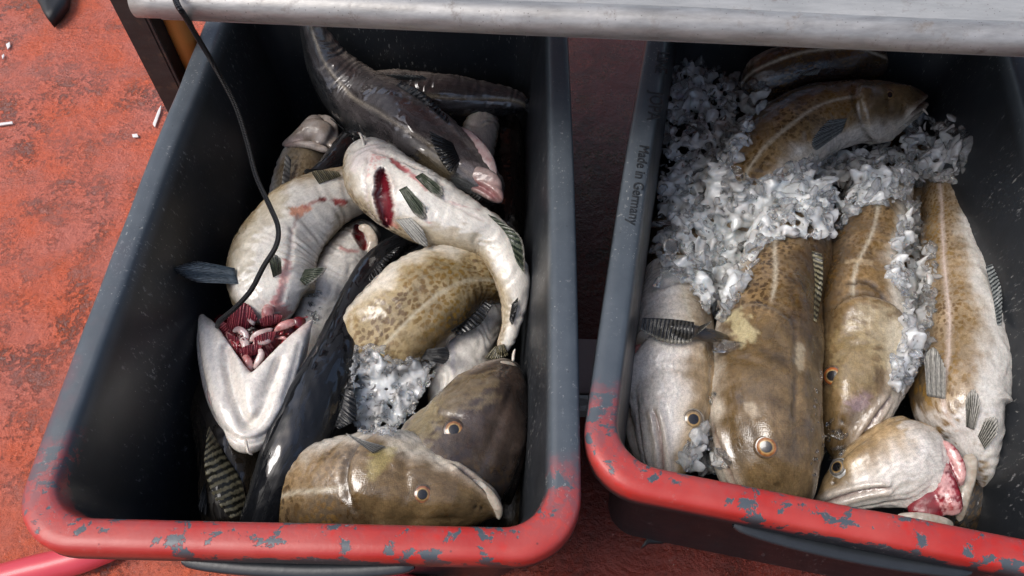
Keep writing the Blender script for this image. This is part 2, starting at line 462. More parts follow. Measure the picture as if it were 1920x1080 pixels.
RUBBER0 = plain('grip_plastic', (0.014, 0.016, 0.019), (0.028, 0.032, 0.037), 0.3, 60, 0.15)
def tub(center, yaw, W, L, label, sprayed_left, seed):
    prof = [(0.010, 0.012, 0.055), (0.060, 0.004, 0.05), (0.052, 0.016, 0.05), (0.032, RIM - 0.034, 0.05), (0.010, RIM - 0.031, 0.055),
            (0.0025, RIM - 0.031, 0.06), (0.0, RIM - 0.027, 0.06), (0.0005, RIM - 0.008, 0.06), (0.0015, RIM - 0.003, 0.06), (0.0045, RIM - 0.0003, 0.06),
            (0.012, RIM + 0.0005, 0.058), (0.022, RIM + 0.0003, 0.055), (0.0265, RIM - 0.0005, 0.052), (0.029, RIM - 0.003, 0.05), (0.031, RIM - 0.009, 0.048),
            (0.035, RIM - 0.03, 0.048), (0.047, RIM - 0.10, 0.047), (0.055, RIM - 0.18, 0.046), (0.062, 0.045, 0.045), (0.068, 0.026, 0.045),
            (0.084, 0.014, 0.045), (0.14, 0.012, 0.03)]
    prof = prof[1:]
    rings = []
    for off, z, r in prof:
        p = rrect(W / 2 - off, L / 2 - off, max(r - off * 0.25, 0.012))
        rings.append(np.column_stack([p, np.full(len(p), z)]))
    V = np.array(rings)
    # uneven, used plastic: the long sides bow and the rim waves slightly
    t = V.copy()
    bow = 0.004 * np.cos(np.pi * t[..., 1] / L) * np.sign(t[..., 0]) * (np.abs(t[..., 0]) > W / 2 - 0.1)
    V[..., 0] += bow
    V[..., 2] += 0.0012 * vnoise(t * np.array([1, 1, 0]), 6, seed) * (t[..., 2] > 0.1)
    nt, na = V.shape[:2]
    F = [tuple(f) for f in grid_faces(nt, na)]
    F.append(tuple((nt - 1) * na + k for k in range(na)))
    F.append(tuple(reversed(range(na))))
    root = empty('fish_tub', (center[0], center[1], 0), label, 'tub', 'black plastic tubs of fish')
    root.rotation_euler.z = -yaw
    MW = Matrix.Translation(Vector((center[0], center[1], 0))) @ Matrix.Rotation(-yaw, 4, 'Z')
    mat = plastic_mat(sprayed_left)
    o = mesh_obj('shell', V, F, mat)
    o.parent = root
    ALL_BVH.append(BVHTree.FromPolygons([MW @ Vector(v) for v in V.reshape(-1, 3)], F[:-2] + [F[-2]]))
    # moulded grip under the near lip
    n = 40; hv = []; 
    for i in range(n + 1):
        x = -0.105 + 0.21 * i / n
        q = (1 - (x / 0.105) ** 2)
        y = -L / 2 - 0.001 - 0.009 * max(q, 0) ** 0.5
        z = RIM - 0.032 - 0.004 * q
        for dy, dz in ((0.02, 0.0), (0.002, 0.001), (0.0, -0.002), (0.0008, -0.006), (0.004, -0.0075), (0.02, -0.007)):
            hv.append((x, y + dy, z + dz))
    h = mesh_obj('grip', hv, [tuple(f) for f in grid_faces(n + 1, 6)], RUBBER0)
    h.parent = root
    return root, MW, mat

LW, LL = 0.509, 0.86
yl = math.radians(1.25)
nl = at(500, 1043, RIM)
mid = (at(50, 880, RIM) + at(1091, 900, RIM)) / 2
fy = np.array([math.sin(yl), math.cos(yl)])
cl = mid[:2] + fy * ((nl[1] - mid[1]) + LL / 2)
TUB_L, ML, _ = tub(cl, yl, LW, LL, 'left black plastic tub with sprayed red front rim, fish and little ice', True, 3)
yr = math.radians(11.6)
e0 = at(1098, 800, RIM)[:2]; n0 = at(1250, 930, RIM)[:2]
fx_, fy_ = np.array([math.cos(yr), -math.sin(yr)]), np.array([math.sin(yr), math.cos(yr)])
cx_ = (e0 @ fx_) + LW / 2; cy_ = (n0 @ fy_) + LL / 2 - 0.004
cr = fx_ * cx_ + fy_ * cy_
TUB_R, MR, MATR = tub(cr, yr, LW, LL, 'right black plastic tub with chipped red front rim and plenty of ice', False, 5)

def emboss(txt, px, py, size):
    c = bpy.data.curves.new('t', 'FONT'); c.body = txt; c.size = size; c.extrude = 0.0003; c.align_x = 'CENTER'; c.align_y = 'CENTER'; c.bevel_depth = 0.0002
    c.resolution_u = 4
    t = bpy.data.objects.new('t', c); COL.objects.link(t)
    dg = bpy.context.evaluated_depsgraph_get()
    me = bpy.data.meshes.new_from_object(t.evaluated_get(dg))
    bpy.data.objects.remove(t); 
    me.materials.clear(); me.materials.append(MATR)
    o = bpy.data.objects.new('raised_lettering', me); COL.objects.link(o)
    o.parent = TUB_R
    p = MR.inverted() @ Vector(at(px, py, RIM))
    o.location = (p.x, p.y, RIM + 0.0009)
    o.rotation_euler = (0, 0, math.radians(-90))
    o['label'] = 'raised moulded lettering on the rim'
emboss('Made in Germany', 1197, 345, 0.0175)
emboss('JOPA', 1227, 200, 0.024)
emboss('LINE', 1240, 118, 0.022)

# ------------------------------------------------------------------ work table above the tubs
TZ = 0.50
STEEL = metal_mat('galvanised_steel', (0.3, 0.29, 0.275), (0.47, 0.46, 0.445), 0.5, 0.6)
TOPM = metal_mat('table_sheet', (0.34, 0.34, 0.33), (0.46, 0.455, 0.44), 0.6, 0.35, 18)
DARKM = metal_mat('dark_steel', (0.03, 0.025, 0.023), (0.05, 0.043, 0.04), 0.6, 0.3)
pa = at(255, 2, TZ); pb = at(1000, 33, TZ); pc_ = at(1920, 73, TZ)
dr = nrm(pc_ - pa); pe = pa + dr * 1.35
bkw = np.array([-dr[1], dr[0], 0.0])
table = empty('work_table', pa * [1, 1, 0], 'galvanised steel work table with rounded front edge standing over both tubs', 'table')
RR = 0.0165
def tube_mesh(name, pts, r, mat, parent, na=28, cap=True):
    pts = np.asarray(pts, float); n = len(pts)
    T = nrm(np.gradient(pts, axis=0)); up = np.array([0, 0, 1.0])
    S = nrm(np.cross(T, up)); U = np.cross(S, T)
    a = np.linspace(0, 2 * np.pi, na, endpoint=False)
    r = np.broadcast_to(np.asarray(r, float), (n,))
    V = pts[:, None] + r[:, None, None] * (np.cos(a)[None, :, None] * S[:, None] + np.sin(a)[None, :, None] * U[:, None])
    F = [tuple(f) for f in grid_faces(n, na)]
    if cap: F += [tuple(range(na))[::-1], tuple((n - 1) * na + k for k in range(na))]
    L = np.concatenate([[0], np.cumsum(np.linalg.norm(np.diff(pts, axis=0), axis=1))])
    uv = np.stack(np.broadcast_arrays(L[:, None], a[None, :] / 6.283), -1)
    return mesh_obj(name, V, F, mat, parent, uv=uv)
rp = np.linspace(pa, pe, 60); rp[:, 2] += 0.0006 * np.sin(np.linspace(0, 19, 60))
tube_mesh('edge_rail', rp, RR, STEEL, table, 32)
def slab(name, o, ex, ey, ez, lx, ly, lz, mat, parent, bev=0.001):
    bm = bmesh.new(); bmesh.ops.create_cube(bm, size=1)
    for v in bm.verts:
        c = v.co.copy(); p = np.array(o) + (c.x + .5) * lx * ex + (c.y + .5) * ly * ey + (c.z + .5) * lz * ez
        v.co = p
    bmesh.ops.recalc_face_normals(bm, faces=bm.faces)
    if bev: bmesh.ops.bevel(bm, geom=list(bm.edges), offset=bev, segments=2, affect='EDGES')
    me = bpy.data.meshes.new(name); bm.to_mesh(me); bm.free(); me.materials.append(mat)
    ob = bpy.data.objects.new(name, me); COL.objects.link(ob)
    if parent: adopt(ob, parent)
    return ob
ez = np.array([0, 0, 1.0])
slab('table_top', pa + bkw * 0.004 + ez * (RR - 0.006), dr, bkw, ez, 1.35, 0.62, 0.004, TOPM, table)
slab('rail_lip', pa + bkw * -0.004 + dr * 0.02 - ez * (RR + 0.003), dr, bkw, ez, 1.33, 0.012, 0.0045, STEEL, table)
slab('under_frame', pa + bkw * 0.03 - ez * 0.03 + dr * 0.02, dr, bkw, ez, 1.31, 0.03, 0.035, DARKM, table)
po = at(236, 0, 0.40)
slab('leg', po * [1, 1, 0] - dr * 0.022 + ez * 0.0, dr, bkw, ez, 0.036, 0.005, TZ + 0.1, DARKM, table)
slab('leg', po * [1, 1, 0] + dr * 0.0145, dr, bkw, ez, 0.005, 0.036, TZ + 0.1, DARKM, table)
for q in (1.30,):
    slab('leg', (pa + dr * q + bkw * 0.03) * [1, 1, 0], dr, bkw, ez, 0.036, 0.036, TZ - 0.03, DARKM, table)
# bracket joining rail and leg
po2 = po * [1, 1, 0] + ez * TZ
bk = crom([po2 + dr * 0.0 - ez * .004, po2 + dr * 0.01 - ez * 0.012, (pa + po2) / 2 - ez * 0.010, pa + dr * .01 - ez * 0.004], 14)
tube_mesh('bracket', bk, 0.008, DARKM, table, 14)
# wooden pole standing behind the leg
WOOD = plain('varnished_wood', (0.36, 0.14, 0.03), (0.5, 0.22, 0.05), 0.4, 20, 0.2)
wp = at(315, 45, 0.36)
wv_ = np.array([[wp[0] + 0.004 * k, wp[1] + 0.028, z] for k, z in enumerate(np.linspace(0.0, TZ - .02, 14))])
wv_[:, 0] = wp[0] + (wv_[:, 2] - .36) * 0.02
wpole = tube_mesh('wooden_pole', wv_, [0.0165 + 0.0012 * math.exp(-((k - 9) / 1.2) ** 2) for k in range(14)], WOOD, None, 22)
tag(wpole, 'orange-brown wooden pole standing behind the dark table leg', 'pole')

# ------------------------------------------------------------------ small things on the deck
RUBBER = plain('black_rubber', (0.006, 0.006, 0.007), (0.014, 0.014, 0.015), 0.55, 80, 0.3)
HOSE = plain('pink_hose', (0.6, 0.045, 0.07), (0.66, 0.07, 0.09), 0.4, 50, 0.1, 0.2)
hp = crom(np.array([at(x, y, 0.019) for x, y in ((-240, 1160), (-100, 1112), (0, 1086), (60, 1070), (110, 1058), (170, 1040), (230, 1008), (280, 940), (320, 850))]), 70)
hose = tube_mesh('hose', hp, 0.0185, HOSE, None, 24)
tag(hose, 'soft pink hose on the deck at the bottom left corner', 'hose')
hp = crom(np.array([at(x, y, 0.019) for x, y in ((560, 1220), (640, 1130), (700, 1104), (750, 1102), (810, 1130), (880, 1220))]), 50)
hose = tube_mesh('hose', hp, 0.0185, HOSE, None, 24)
tag(hose, 'bend of pink hose peeping out under the front of the left tub', 'hose')

def slabpoly(name, pts_px, z, th, mat, label, cat, crumple=0.0):
    P = np.array([at(x, y, z) for x, y in pts_px])
    c = P.mean(0); n = len(P)
    V = []; 
    for lev, s in ((0, 1.0), (th, 0.985), (th * 1.1, 0.6), (th * 1.25, 0.25)):
        Q = c + (P - c) * s; Q[:, 2] += lev + crumple * vnoise(Q, 18, 4) * (lev > 0); V.append(Q)
    F = [tuple(f) for f in grid_faces(4, n)] + [tuple(3 * n + k for k in range(n)), tuple(range(n))[::-1]]
    o = mesh_obj(name, np.array(V), F, mat, smooth=crumple > 0)
    return tag(o, label, cat)
slabpoly('glove', [(55, -30), (72, 5), (82, 20), (88, 34), (102, 52), (116, 38), (130, 18), (138, -30)], 0.006, 0.02, RUBBER, 'pointed black glove tip lying on the deck at the top left', 'glove', 0.004)
BOARD = plain('pale_board', (0.4, 0.3, 0.3), (0.5, 0.4, 0.39), 0.6, 35, 0.2)
slabpoly('board', [(1050, 641), (1180, 645), (1180, 745), (1050, 745)], 0.002, 0.012, BOARD, 'pale pinkish board lying in the gap between the tubs', 'board')
slabpoly('metal_bar', [(1050, 752), (1200, 752), (1200, 782), (1050, 782)], 0.002, 0.02, STEEL, 'grey metal bar on the deck just below the pale board', 'bar')
slabpoly('plastic_scrap', [(1200, 1030), (1212, 1010), (1210, 975), (1222, 1003), (1262, 1012), (1240, 1020), (1215, 1020)], 0.004, 0.008, RUBBER, 'torn black plastic scrap beside the right tub', 'scrap', 0.002)
CHIP = plain('white_chip', (0.65, 0.63, 0.6), (0.8, 0.78, 0.75), 0.5, 60, 0.2)
for pts, lab in (([(12, 84), (19, 80), (20, 88), (15, 94)], 'upper white paint chip near the left edge of the deck'),
                 ([(4, 106), (8, 102), (9, 106), (6, 112)], 'lower white paint chip near the left edge of the deck'),
                 ([(-10, 233), (24, 229), (25, 233), (-10, 238)], 'long white splinter at the left edge of the deck'),
                 ([(287, 234), (297, 208), (303, 198), (301, 212), (291, 240)], 'white chipped strip along the left tub rim'),
                 ([(248, 253), (258, 252), (260, 258), (250, 259)], 'small white chip left of the chipped strip')):
    slabpoly('paint_chip', pts, 0.003, 0.002, CHIP, lab, 'paint chip')

# ------------------------------------------------------------------ fish
C_ = lambda *c: np.array(c, float)
PAL = {
    'cod':   dict(back=C_(.085, .054, .026), flank=C_(.26, .17, .08), belly=C_(.64, .58, .49), head=C_(.165, .108, .05), b0=98, b1=132),
    'codg':  dict(back=C_(.12, .082, .045), flank=C_(.33, .24, .14), belly=C_(.68, .65, .6), head=C_(.29, .215, .125), b0=94, b1=128),
    'codd':  dict(back=C_(.025, .018, .016), flank=C_(.075, .05, .032), belly=C_(.4, .35, .28), head=C_(.06, .04, .03), b0=100, b1=130),
    'codo':  dict(back=C_(.12, .08, .035), flank=C_(.4, .3, .15), belly=C_(.64, .58, .48), head=C_(.22, .16, .08), b0=116, b1=142),
    'pale':  dict(back=C_(.13, .1, .06), flank=C_(.33, .26, .16), belly=C_(.72, .68, .61), head=C_(.62, .56, .48), b0=98, b1=142),
    'palh':  dict(back=C_(.15, .105, .06), flank=C_(.5, .4, .27), belly=C_(.76, .71, .65), head=C_(.36, .25, .13), b0=52, b1=96),
    'saithe': dict(back=C_(.02, .021, .023), flank=C_(.085, .075, .075), belly=C_(.28, .24, .21), head=C_(.05, .045, .045), b0=112, b1=150),
    'black': dict(back=C_(.009, .0095, .011), flank=C_(.017, .0175, .019), belly=C_(.05, .048, .045), head=C_(.012, .013, .015), b0=125, b1=165),
    'brown': dict(back=C_(.02, .016, .012), flank=C_(.035, .028, .02), belly=C_(.12, .1, .08), head=C_(.03, .025, .02), b0=120, b1=160),
}
class Fish:
    """front (snout) first. stations: x, y of the axis seen, height z, half width; a_d = angle of the back round the
    section (0 = right hand when going from snout to tail, 90 = towards the viewer)"""
    def __init__(s, name, st, a_d, pal, label, cat, mat=None, head=0.0, ratio=0.8, cap0=0.03, cap1=0.02, NTt=200, NAa=112, spots=1.0, lat=1.0, group=None, gc=1.0, latcol=None):
        st = np.array([list(r) for r in st], float)
        D = crom(st, 500)
        c = at(D[:, 0], D[:, 1], D[:, 2])
        rw = D[:, 3] * depth(c) / FPX
        L = np.concatenate([[0], np.cumsum(np.linalg.norm(np.diff(c, axis=0), axis=1))])
        q = np.linspace(0, 1, NTt); k = 0.62
        S_ = L[-1] * (q - k * np.sin(2 * np.pi * q) / (2 * np.pi))
        c = np.stack([np.interp(S_, L, c[:, i]) for i in range(3)], -1)
        rw = np.interp(S_, L, rw)
        tot = L[-1]
        cf = np.ones(NTt)
        if cap0: cf *= np.sqrt(np.clip(1 - np.clip(1 - S_ / cap0, 0, 1) ** 2, 0, 1))
        if cap1: cf *= np.sqrt(np.clip(1 - np.clip(1 - (tot - S_) / cap1, 0, 1) ** 2, 0, 1))
        cf = np.maximum(cf, 0.004)
        T = nrm(np.gradient(c, axis=0))
        U0 = nrm(CAM - c); U = nrm(U0 - T * (T * U0).sum(-1, keepdims=True)); S = np.cross(T, U)
        a = np.linspace(0, 2 * np.pi, NAa, endpoint=False)
        ad = np.interp(S_ / tot, np.linspace(0, 1, len(np.atleast_1d(a_d))), np.atleast_1d(a_d))
        phi = (np.degrees(a)[None] - ad[:, None] + 180) % 360 - 180
        p = np.abs(phi)
        rr = rw * cf
        rat = np.interp(S_ / tot, np.linspace(0, 1, len(np.atleast_1d(ratio))), np.atleast_1d(ratio))
        # slightly squarer section than an ellipse
        cs, sn = np.cos(a), np.sin(a)
        X = (rr[:, None, None] * (cs[None, :, None] * S[:, None] + rat[:, None, None] * sn[None, :, None] * U[:, None]))
        N = nrm(X + 1e-9 * U[:, None])
        V = c[:, None] + X
        s.P = pal = PAL[pal]
        sm = S_[:, None]; R = np.maximum(rr[:, None], 1e-4)
        nz = vnoise(V, 18, zlib.crc32(label.encode()) % 1000); nz2 = vnoise(V, 45, zlib.crc32(label.encode()) % 777)
        pn = p + nz * 7 + nz2 * 4
        f1 = sstep(30, 70, pn)[..., None]; f2 = sstep(pal['b0'], pal['b1'], pn)[..., None]
        col = pal['back'] * (1 - f1) + pal['flank'] * f1
        col = col * (1 - f2) + pal['belly'] * f2
        spot = spots * (1 - sstep(pal['b0'] - 12, pal['b1'] - 8, pn)) * np.ones_like(p)
        d = 0.0004 * nz2
        if head:
            hl = head; t = sm / hl
            hf = (1 - sstep(0.86, 1.02, t + 0.12 * ((p - 85) / 70) ** 2))[..., None]
            h1 = sstep(pal['b0'] - 4, pal['b1'], pn)[..., None]
            hc = pal['head'] * (1 - h1) + pal['belly'] * 1.02 * h1
            hc = hc * (1 + 0.22 * nz[..., None] * (1 - h1) + 0.15 * nz2[..., None] * (1 - h1))
            col = col * (1 - hf) + hc * hf
            spot = spot * (1 - hf[..., 0] * 0.8)
            # gill cover
            so = hl * (1.0 - 0.22 * np.clip((p - 80) / 70, -1.2, 1.4) ** 2)
            on = gc * sstep(30, 60, p) * (1 - sstep(168, 178, p))
            rise = sstep(so - 0.05, so - 0.004, sm) * (1 - sstep(so - 0.002, so + 0.004, sm))
            d = d + 0.0085 * rise * on - 0.004 * np.exp(-((sm - so - 0.006) / 0.005) ** 2) * on
            eg = np.exp(-((sm - so + 0.001) / 0.0028) ** 2) * on
            col = col * (1 - 0.45 * eg[..., None]) + C_(.36, .3, .23) * 0.45 * eg[..., None]
            dk = np.exp(-((sm - so - 0.007) / 0.005) ** 2) * on
            col = col * (1 - 0.6 * dk[..., None])
            # preopercle crease
            s2 = hl * (0.70 - 0.12 * np.clip((p - 95) / 60, -1, 1.4) ** 2)
            d = d - 0.0016 * np.exp(-((sm - s2) / 0.004) ** 2) * sstep(50, 75, p)
            # fine wrinkles running back over the cheek, ridge lines on the skull
            d = d + 0.0006 * np.sin(p * .55 + 6 * nz) * sstep(.3, .5, t) * hf[..., 0] * sstep(60, 90, p) - 0.0016 * np.exp(-((p - 26) / 5) ** 2) * hf[..., 0] * sstep(.25, .4, t)
            # mouth slit and lips
            pm = 84 + 30 * np.clip(t / 0.44, 0, 1)
            dist = np.radians(p - pm) * R
            mo = 1 - sstep(0.40, 0.46, t)
            slit = np.exp(-(dist / 0.0022) ** 2) * mo
            lipu = np.exp(-((dist + 0.0065) / 0.0040) ** 2) * mo
            lipl = np.exp(-((dist - 0.0065) / 0.0042) ** 2) * mo
            d = d - 0.006 * slit + 0.0034 * lipu + 0.0022 * lipl
            # maxilla end
            d = d + 0.003 * np.exp(-((t - 0.42) / 0.05) ** 2 - ((dist + .003) / 0.007) ** 2)
            lc = (0.75 * np.clip(lipu * .7 + lipl, 0, 1))[..., None]
            col = col * (1 - lc) + C_(.52, .44, .36) * lc
            col = col * (1 - 0.75 * slit[..., None]) + C_(.16, .05, .04) * 0.75 * slit[..., None]
            for tn in (.2, .245):
                ns = np.exp(-((sm - tn * hl) / .0022) ** 2 - (np.radians(p - 52) * R / .0022) ** 2)
                d = d - .0015 * ns; col = col * (1 - .8 * ns[..., None])
            # lower jaw groove
            gj = np.exp(-((np.radians(p - 150) * R) / 0.003) ** 2) * (1 - sstep(0.45, 0.6, t))
            d = d - 0.0025 * gj
            # brow above the eye, hollow before it
            d = d + 0.0045 * np.exp(-((t - 0.40) / 0.16) ** 2 - ((p - 50) / 18) ** 2) - 0.002 * np.exp(-((t - 0.2) / 0.1) ** 2 - ((p - 55) / 16) ** 2)
            d = d - 0.0022 * np.exp(-((t - 0.72) / 0.2) ** 2 - (p / 12) ** 2)
        # side line
        if lat:
            pl = 62 + 20 * sstep(head * 1.0, head * 1.0 + 0.14, sm) if head else 78 + 0 * sm
            dl = np.radians(p - pl) * R
            ll = np.exp(-(dl / 0.0026) ** 2) * (sstep(head * 1.0, head * 1.08, sm) if head else 1.0) * lat
            lcx = C_(.6, .54, .42) if latcol is None else latcol
            col = col * (1 - 0.8 * ll[..., None]) + lcx * 0.8 * ll[..., None]
            spot = spot * (1 - ll); d = d - 0.0008 * ll
        K = np.gradient(T, axis=0) / (np.gradient(S_)[:, None] + 1e-9)
        for _ in range(12): K[1:-1] = (K[:-2] + K[1:-1] * 2 + K[2:]) / 4
        inn = np.clip((N * K[:, None]).sum(-1) * R, 0, .6)
        body = sstep(head * .9, head * 1.1 + .01, sm) * np.ones_like(p)
        d = d + 0.0028 * vnoise(V, 7, zlib.crc32(label.encode()) % 50 + NTt) * body - np.minimum(inn, .3) * body * .0038 * (0.5 + 0.5 * np.sin(sm * 6.283 / .011 + 3 * nz)) + 0.0006 * np.sin(sm * 6.283 / .016 + 5 * nz + np.radians(phi)) * body * sstep(60, 110, p)
        s.V = V + N * (d * np.minimum(1, R / 0.012))[..., None]
        s.N = N; s.col = col; s.spot = spot; s.c = c; s.R = rr; s.S_ = S_; s.p = p; s.phi = phi
        s.nt, s.na = NTt, NAa
        rm = 0.05
        s.uv = np.stack(np.broadcast_arrays(sm, np.radians(phi) * rm), -1)
        s.F = grid_faces(NTt, NAa)
        s.mat = mat or COD
        s.name = name
        base = c[NTt // 2].copy(); base[2] = max(0.0, c[:, 2].min() - 0.05)
        s.root = empty(name, base, label, cat, group)
        s._b = None
    def bvh(s):
        if s._b is None:
            s._b = BVHTree.FromPolygons([Vector(v) for v in s.V.reshape(-1, 3)], [tuple(int(k) for k in f) for f in s.F])
        return s._b
    def hit(s, x, y):
        d = Vector(ray(x, y)).normalized(); o = Vector(CAM)
        l, n, i, t = s.bvh().ray_cast(o, d)
        if l is None:
            l, n, i, t = s.bvh().find_nearest(o + d * float(np.linalg.norm(s.c[s.nt // 3] - CAM)))
            if n.dot(d) > 0: n = -d
        if n.dot(d) > 0: n = -n
        return np.array(l), np.array(n)
    def paint(s, pts, r, color, k=0.85, z=0.0, nospot=True):
        """colour along a line on the skin, r in metres"""
        H = np.array([s.hit(*q)[0] for q in pts])
        if len(H) > 1: H = crom(H, 12 * len(H))
        VV = s.V.reshape(-1, 3)
        dm = np.full(len(VV), 9.0)
        for h in H: dm = np.minimum(dm, np.linalg.norm(VV - h, axis=1))
        f = (k * (1 - sstep(r * 0.55, r, dm + r * 0.35 * vnoise(VV, 90, 3))))[:, None]
        cc = s.col.reshape(-1, 3); s.col = (cc * (1 - f) + np.array(color) * f).reshape(s.col.shape)
        if nospot: s.spot = (s.spot.reshape(-1) * (1 - f[:, 0])).reshape(s.spot.shape)
        if z: s.V = (VV + s.N.reshape(-1, 3) * z * f).reshape(s.V.shape); s._b = None
    def carve(s, A, B, w, dep, color, lip=0.002, lipc=(.62, .5, .44)):
        """lens-shaped cut from A to B (as seen), half width w, depth dep"""
        a, b = s.hit(*A)[0], s.hit(*B)[0]
        VV = s.V.reshape(-1, 3); ab = b - a; LL_ = np.linalg.norm(ab); e = ab / LL_
        tt = (VV - a) @ e / LL_
        U = nrm(CAM - (a + b) / 2); sd_ = np.cross(e, U); 
        dd = np.abs((VV - a) @ sd_)
        front = ((VV - (a + b) / 2) @ U > -0.06)
        ww = w * np.sqrt(np.clip(4 * tt * (1 - tt), 0, 1)) + 1e-6
        q = dd / ww * (1 + .14 * vnoise(VV, 35, 8))
        ins = (tt > 0) & (tt < 1) & front
        f = np.where(ins, 1 - sstep(0.8, 1.0, q), 0)
        g = np.where(ins, np.exp(-((q - 1.15) / 0.18) ** 2), 0)
        VV = VV - U * (dep * f * np.sqrt(np.clip(1 - 0.8 * np.clip(q, 0, 1) ** 2, 0, 1)))[:, None] + U * (lip * g)[:, None]
        cc = s.col.reshape(-1, 3)
        cc = cc * (1 - g[:, None] * .6) + np.array(lipc) * g[:, None] * .6
        cc = cc * (1 - f[:, None]) + np.array(color) * f[:, None]
        s.V = VV.reshape(s.V.shape); s.col = cc.reshape(s.col.shape); s.spot = s.spot * (1 - f).reshape(s.spot.shape); s._b = None
    def dent(s, x, y, r, dep):
        h, n = s.hit(x, y)
        VV = s.V.reshape(-1, 3); q = np.linalg.norm(VV - h, axis=1)
        s.V = (VV - n * (dep * np.exp(-(q / r) ** 2))[:, None]).reshape(s.V.shape); s._b = None
    def finish(s, solid=True):
        rgba = np.concatenate([np.clip(s.col, 0.002, 0.95), s.spot[..., None]], -1)
        s.obj = mesh_obj('body', s.V, s.F, s.mat, s.root, uv=s.uv, col=rgba)
        if solid: ALL_BVH.append(s.bvh())
        return s
    # ---- parts
    def eye(s, x, y, rpx, tilt=0.5, iris=(.36, .13, .035), ring=(.09, .06, .035)):
        h, n = s.hit(x, y)
        n = nrm(n * (1 - tilt) + nrm(CAM - h) * tilt)
        r = rpx * depth(h) / FPX * 0.86
        make_eye(h - n * r * 0.27, n, r, s.root, iris, ring)
    def barbel(s, pts, r=0.0022):
        barbel(s, pts, r)
    def fin(s, name, base, tip, lift=0.0, mat=None, rays=14, bl=0.0):
        return fin(s, name, base, tip, lift, mat, rays, bl)

def make_eye(h, n, r, root, iris, ring):
    n = np.asarray(n); t = nrm(np.cross(n, [0.3, 0.9, 0.2])); b = np.cross(n, t)
    na = 40
    prof = [(0.0, .40), (0.25, .395), (.46, .375), (.52, .365), (.58, .35), (.66, .325), (.74, .29), (.80, .26), (.84, .25), (.90, .25), (.97, .22), (1.06, .10), (1.15, -.12)]
    cols = [C_(.01, .01, .012)] * 3 + [C_(.30, .19, .07), C_(.42, .26, .10), np.array(iris), np.array(iris), np.array(iris) * .8, C_(.06, .035, .02), C_(*ring), C_(*ring) * 1.5, C_(*ring) * 1.8, C_(*ring)]
    V = []; K = []
    for (q, z), c in zip(prof, cols):
        for k in range(na):
            an = 2 * math.pi * k / na
            V.append(h + r * (q * (math.cos(an) * t + math.sin(an) * b) + z * n)); K.append([*c, 0])
    e = mesh_obj('eye', V, grid_faces(len(prof), na), EYE, root, col=K)
    V = []
    for q, z in ((0, .47), (.15, .465), (.3, .448), (.42, .418), (.49, .375), (.51, .33)):
        for k in range(na):
            an = 2 * math.pi * k / na
            V.append(h + r * (q * (1.06 * math.cos(an) * t + math.sin(an) * b) + z * n))
    mesh_obj('pupil', V, grid_faces(6, na), PUPIL, e)

def barbel(s, pts, r=0.0022):
    H = []
    h0 = s.hit(*pts[0])[0]; dep0 = np.linalg.norm(h0 - CAM)
    for k, (x, y) in enumerate(pts):
        d = nrm(ray(x, y)); H.append(CAM + d * (dep0 - 0.004 - 0.002 * k))
    H = crom(H, 18)
    tube_mesh('barbel', H, r * np.linspace(1.25, .45, 18), BARBEL, s.root, 10)

def fin(s, name, base, tip, lift=0.0, mat=None, rays=14, bl=0.0, root=None, ref=None):
    """a fan of rays: base line on the body, tip line beyond it; lift = how far the tip rises towards the viewer"""
    nb, nh = max(rays * 4, 24), 14
    B = crom([s.hit(*q)[0] if ref is None else at(q[0], q[1], ref) for q in base], nb)
    Bc = crom(base, nb); Tp = crom(tip, nb)
    db = np.linalg.norm(B - CAM, axis=1)
    V = np.zeros((nh, nb, 3)); uv = np.zeros((nh, nb, 2))
    db = np.median(db) * 0.5 + db * 0.5
    for i in range(nh):
        f = i / (nh - 1)
        hu = (0.80 + 0.20 * np.sin(np.linspace(0, np.pi, nb)) ** 0.7)[:, None]
        px = Bc * (1 - f * hu) + Tp * f * hu
        dd = db - 0.002 - bl - lift * (f + 0.35 * math.sin(f * math.pi))
        rd_ = nrm(ray(px[:, 0], px[:, 1]))
        if ref is None:
            for j in range(nb):
                t_ = s.bvh().ray_cast(Vector(CAM), Vector(rd_[j]))[3]
                if t_ is not None: dd[j] = min(dd[j], t_ - .0012 - .002 * f)
            dd = np.convolve(np.pad(dd, 3, mode='edge'), np.ones(7) / 7, 'valid') * .5 + dd * .5
        V[i] = CAM + rd_ * dd[:, None]
        u = np.linspace(0, 1, nb)
        wob = 0.0009 * (0.4 + f) * np.sin(u * rays * 6.283 + f * .8) + 0.0025 * f * np.sin(u * 9 + len(base) + f * 2)
        V[i] += nrm(CAM - V[i]) * wob[:, None]
        if i == nh - 1:
            V[i] += (V[i] - V[i - 1]) * (0.14 * np.sin(u * rays * 6.283) - .05)[:, None]
        uv[i, :, 0] = u; uv[i, :, 1] = f
    o = mesh_obj(name, V, grid_faces(nh, nb, False), mat or FIN_GREY, root or s.root, uv=uv)
    m = o.modifiers.new('thickness', 'SOLIDIFY'); m.thickness = 0.0009; m.offset = 0
    return o

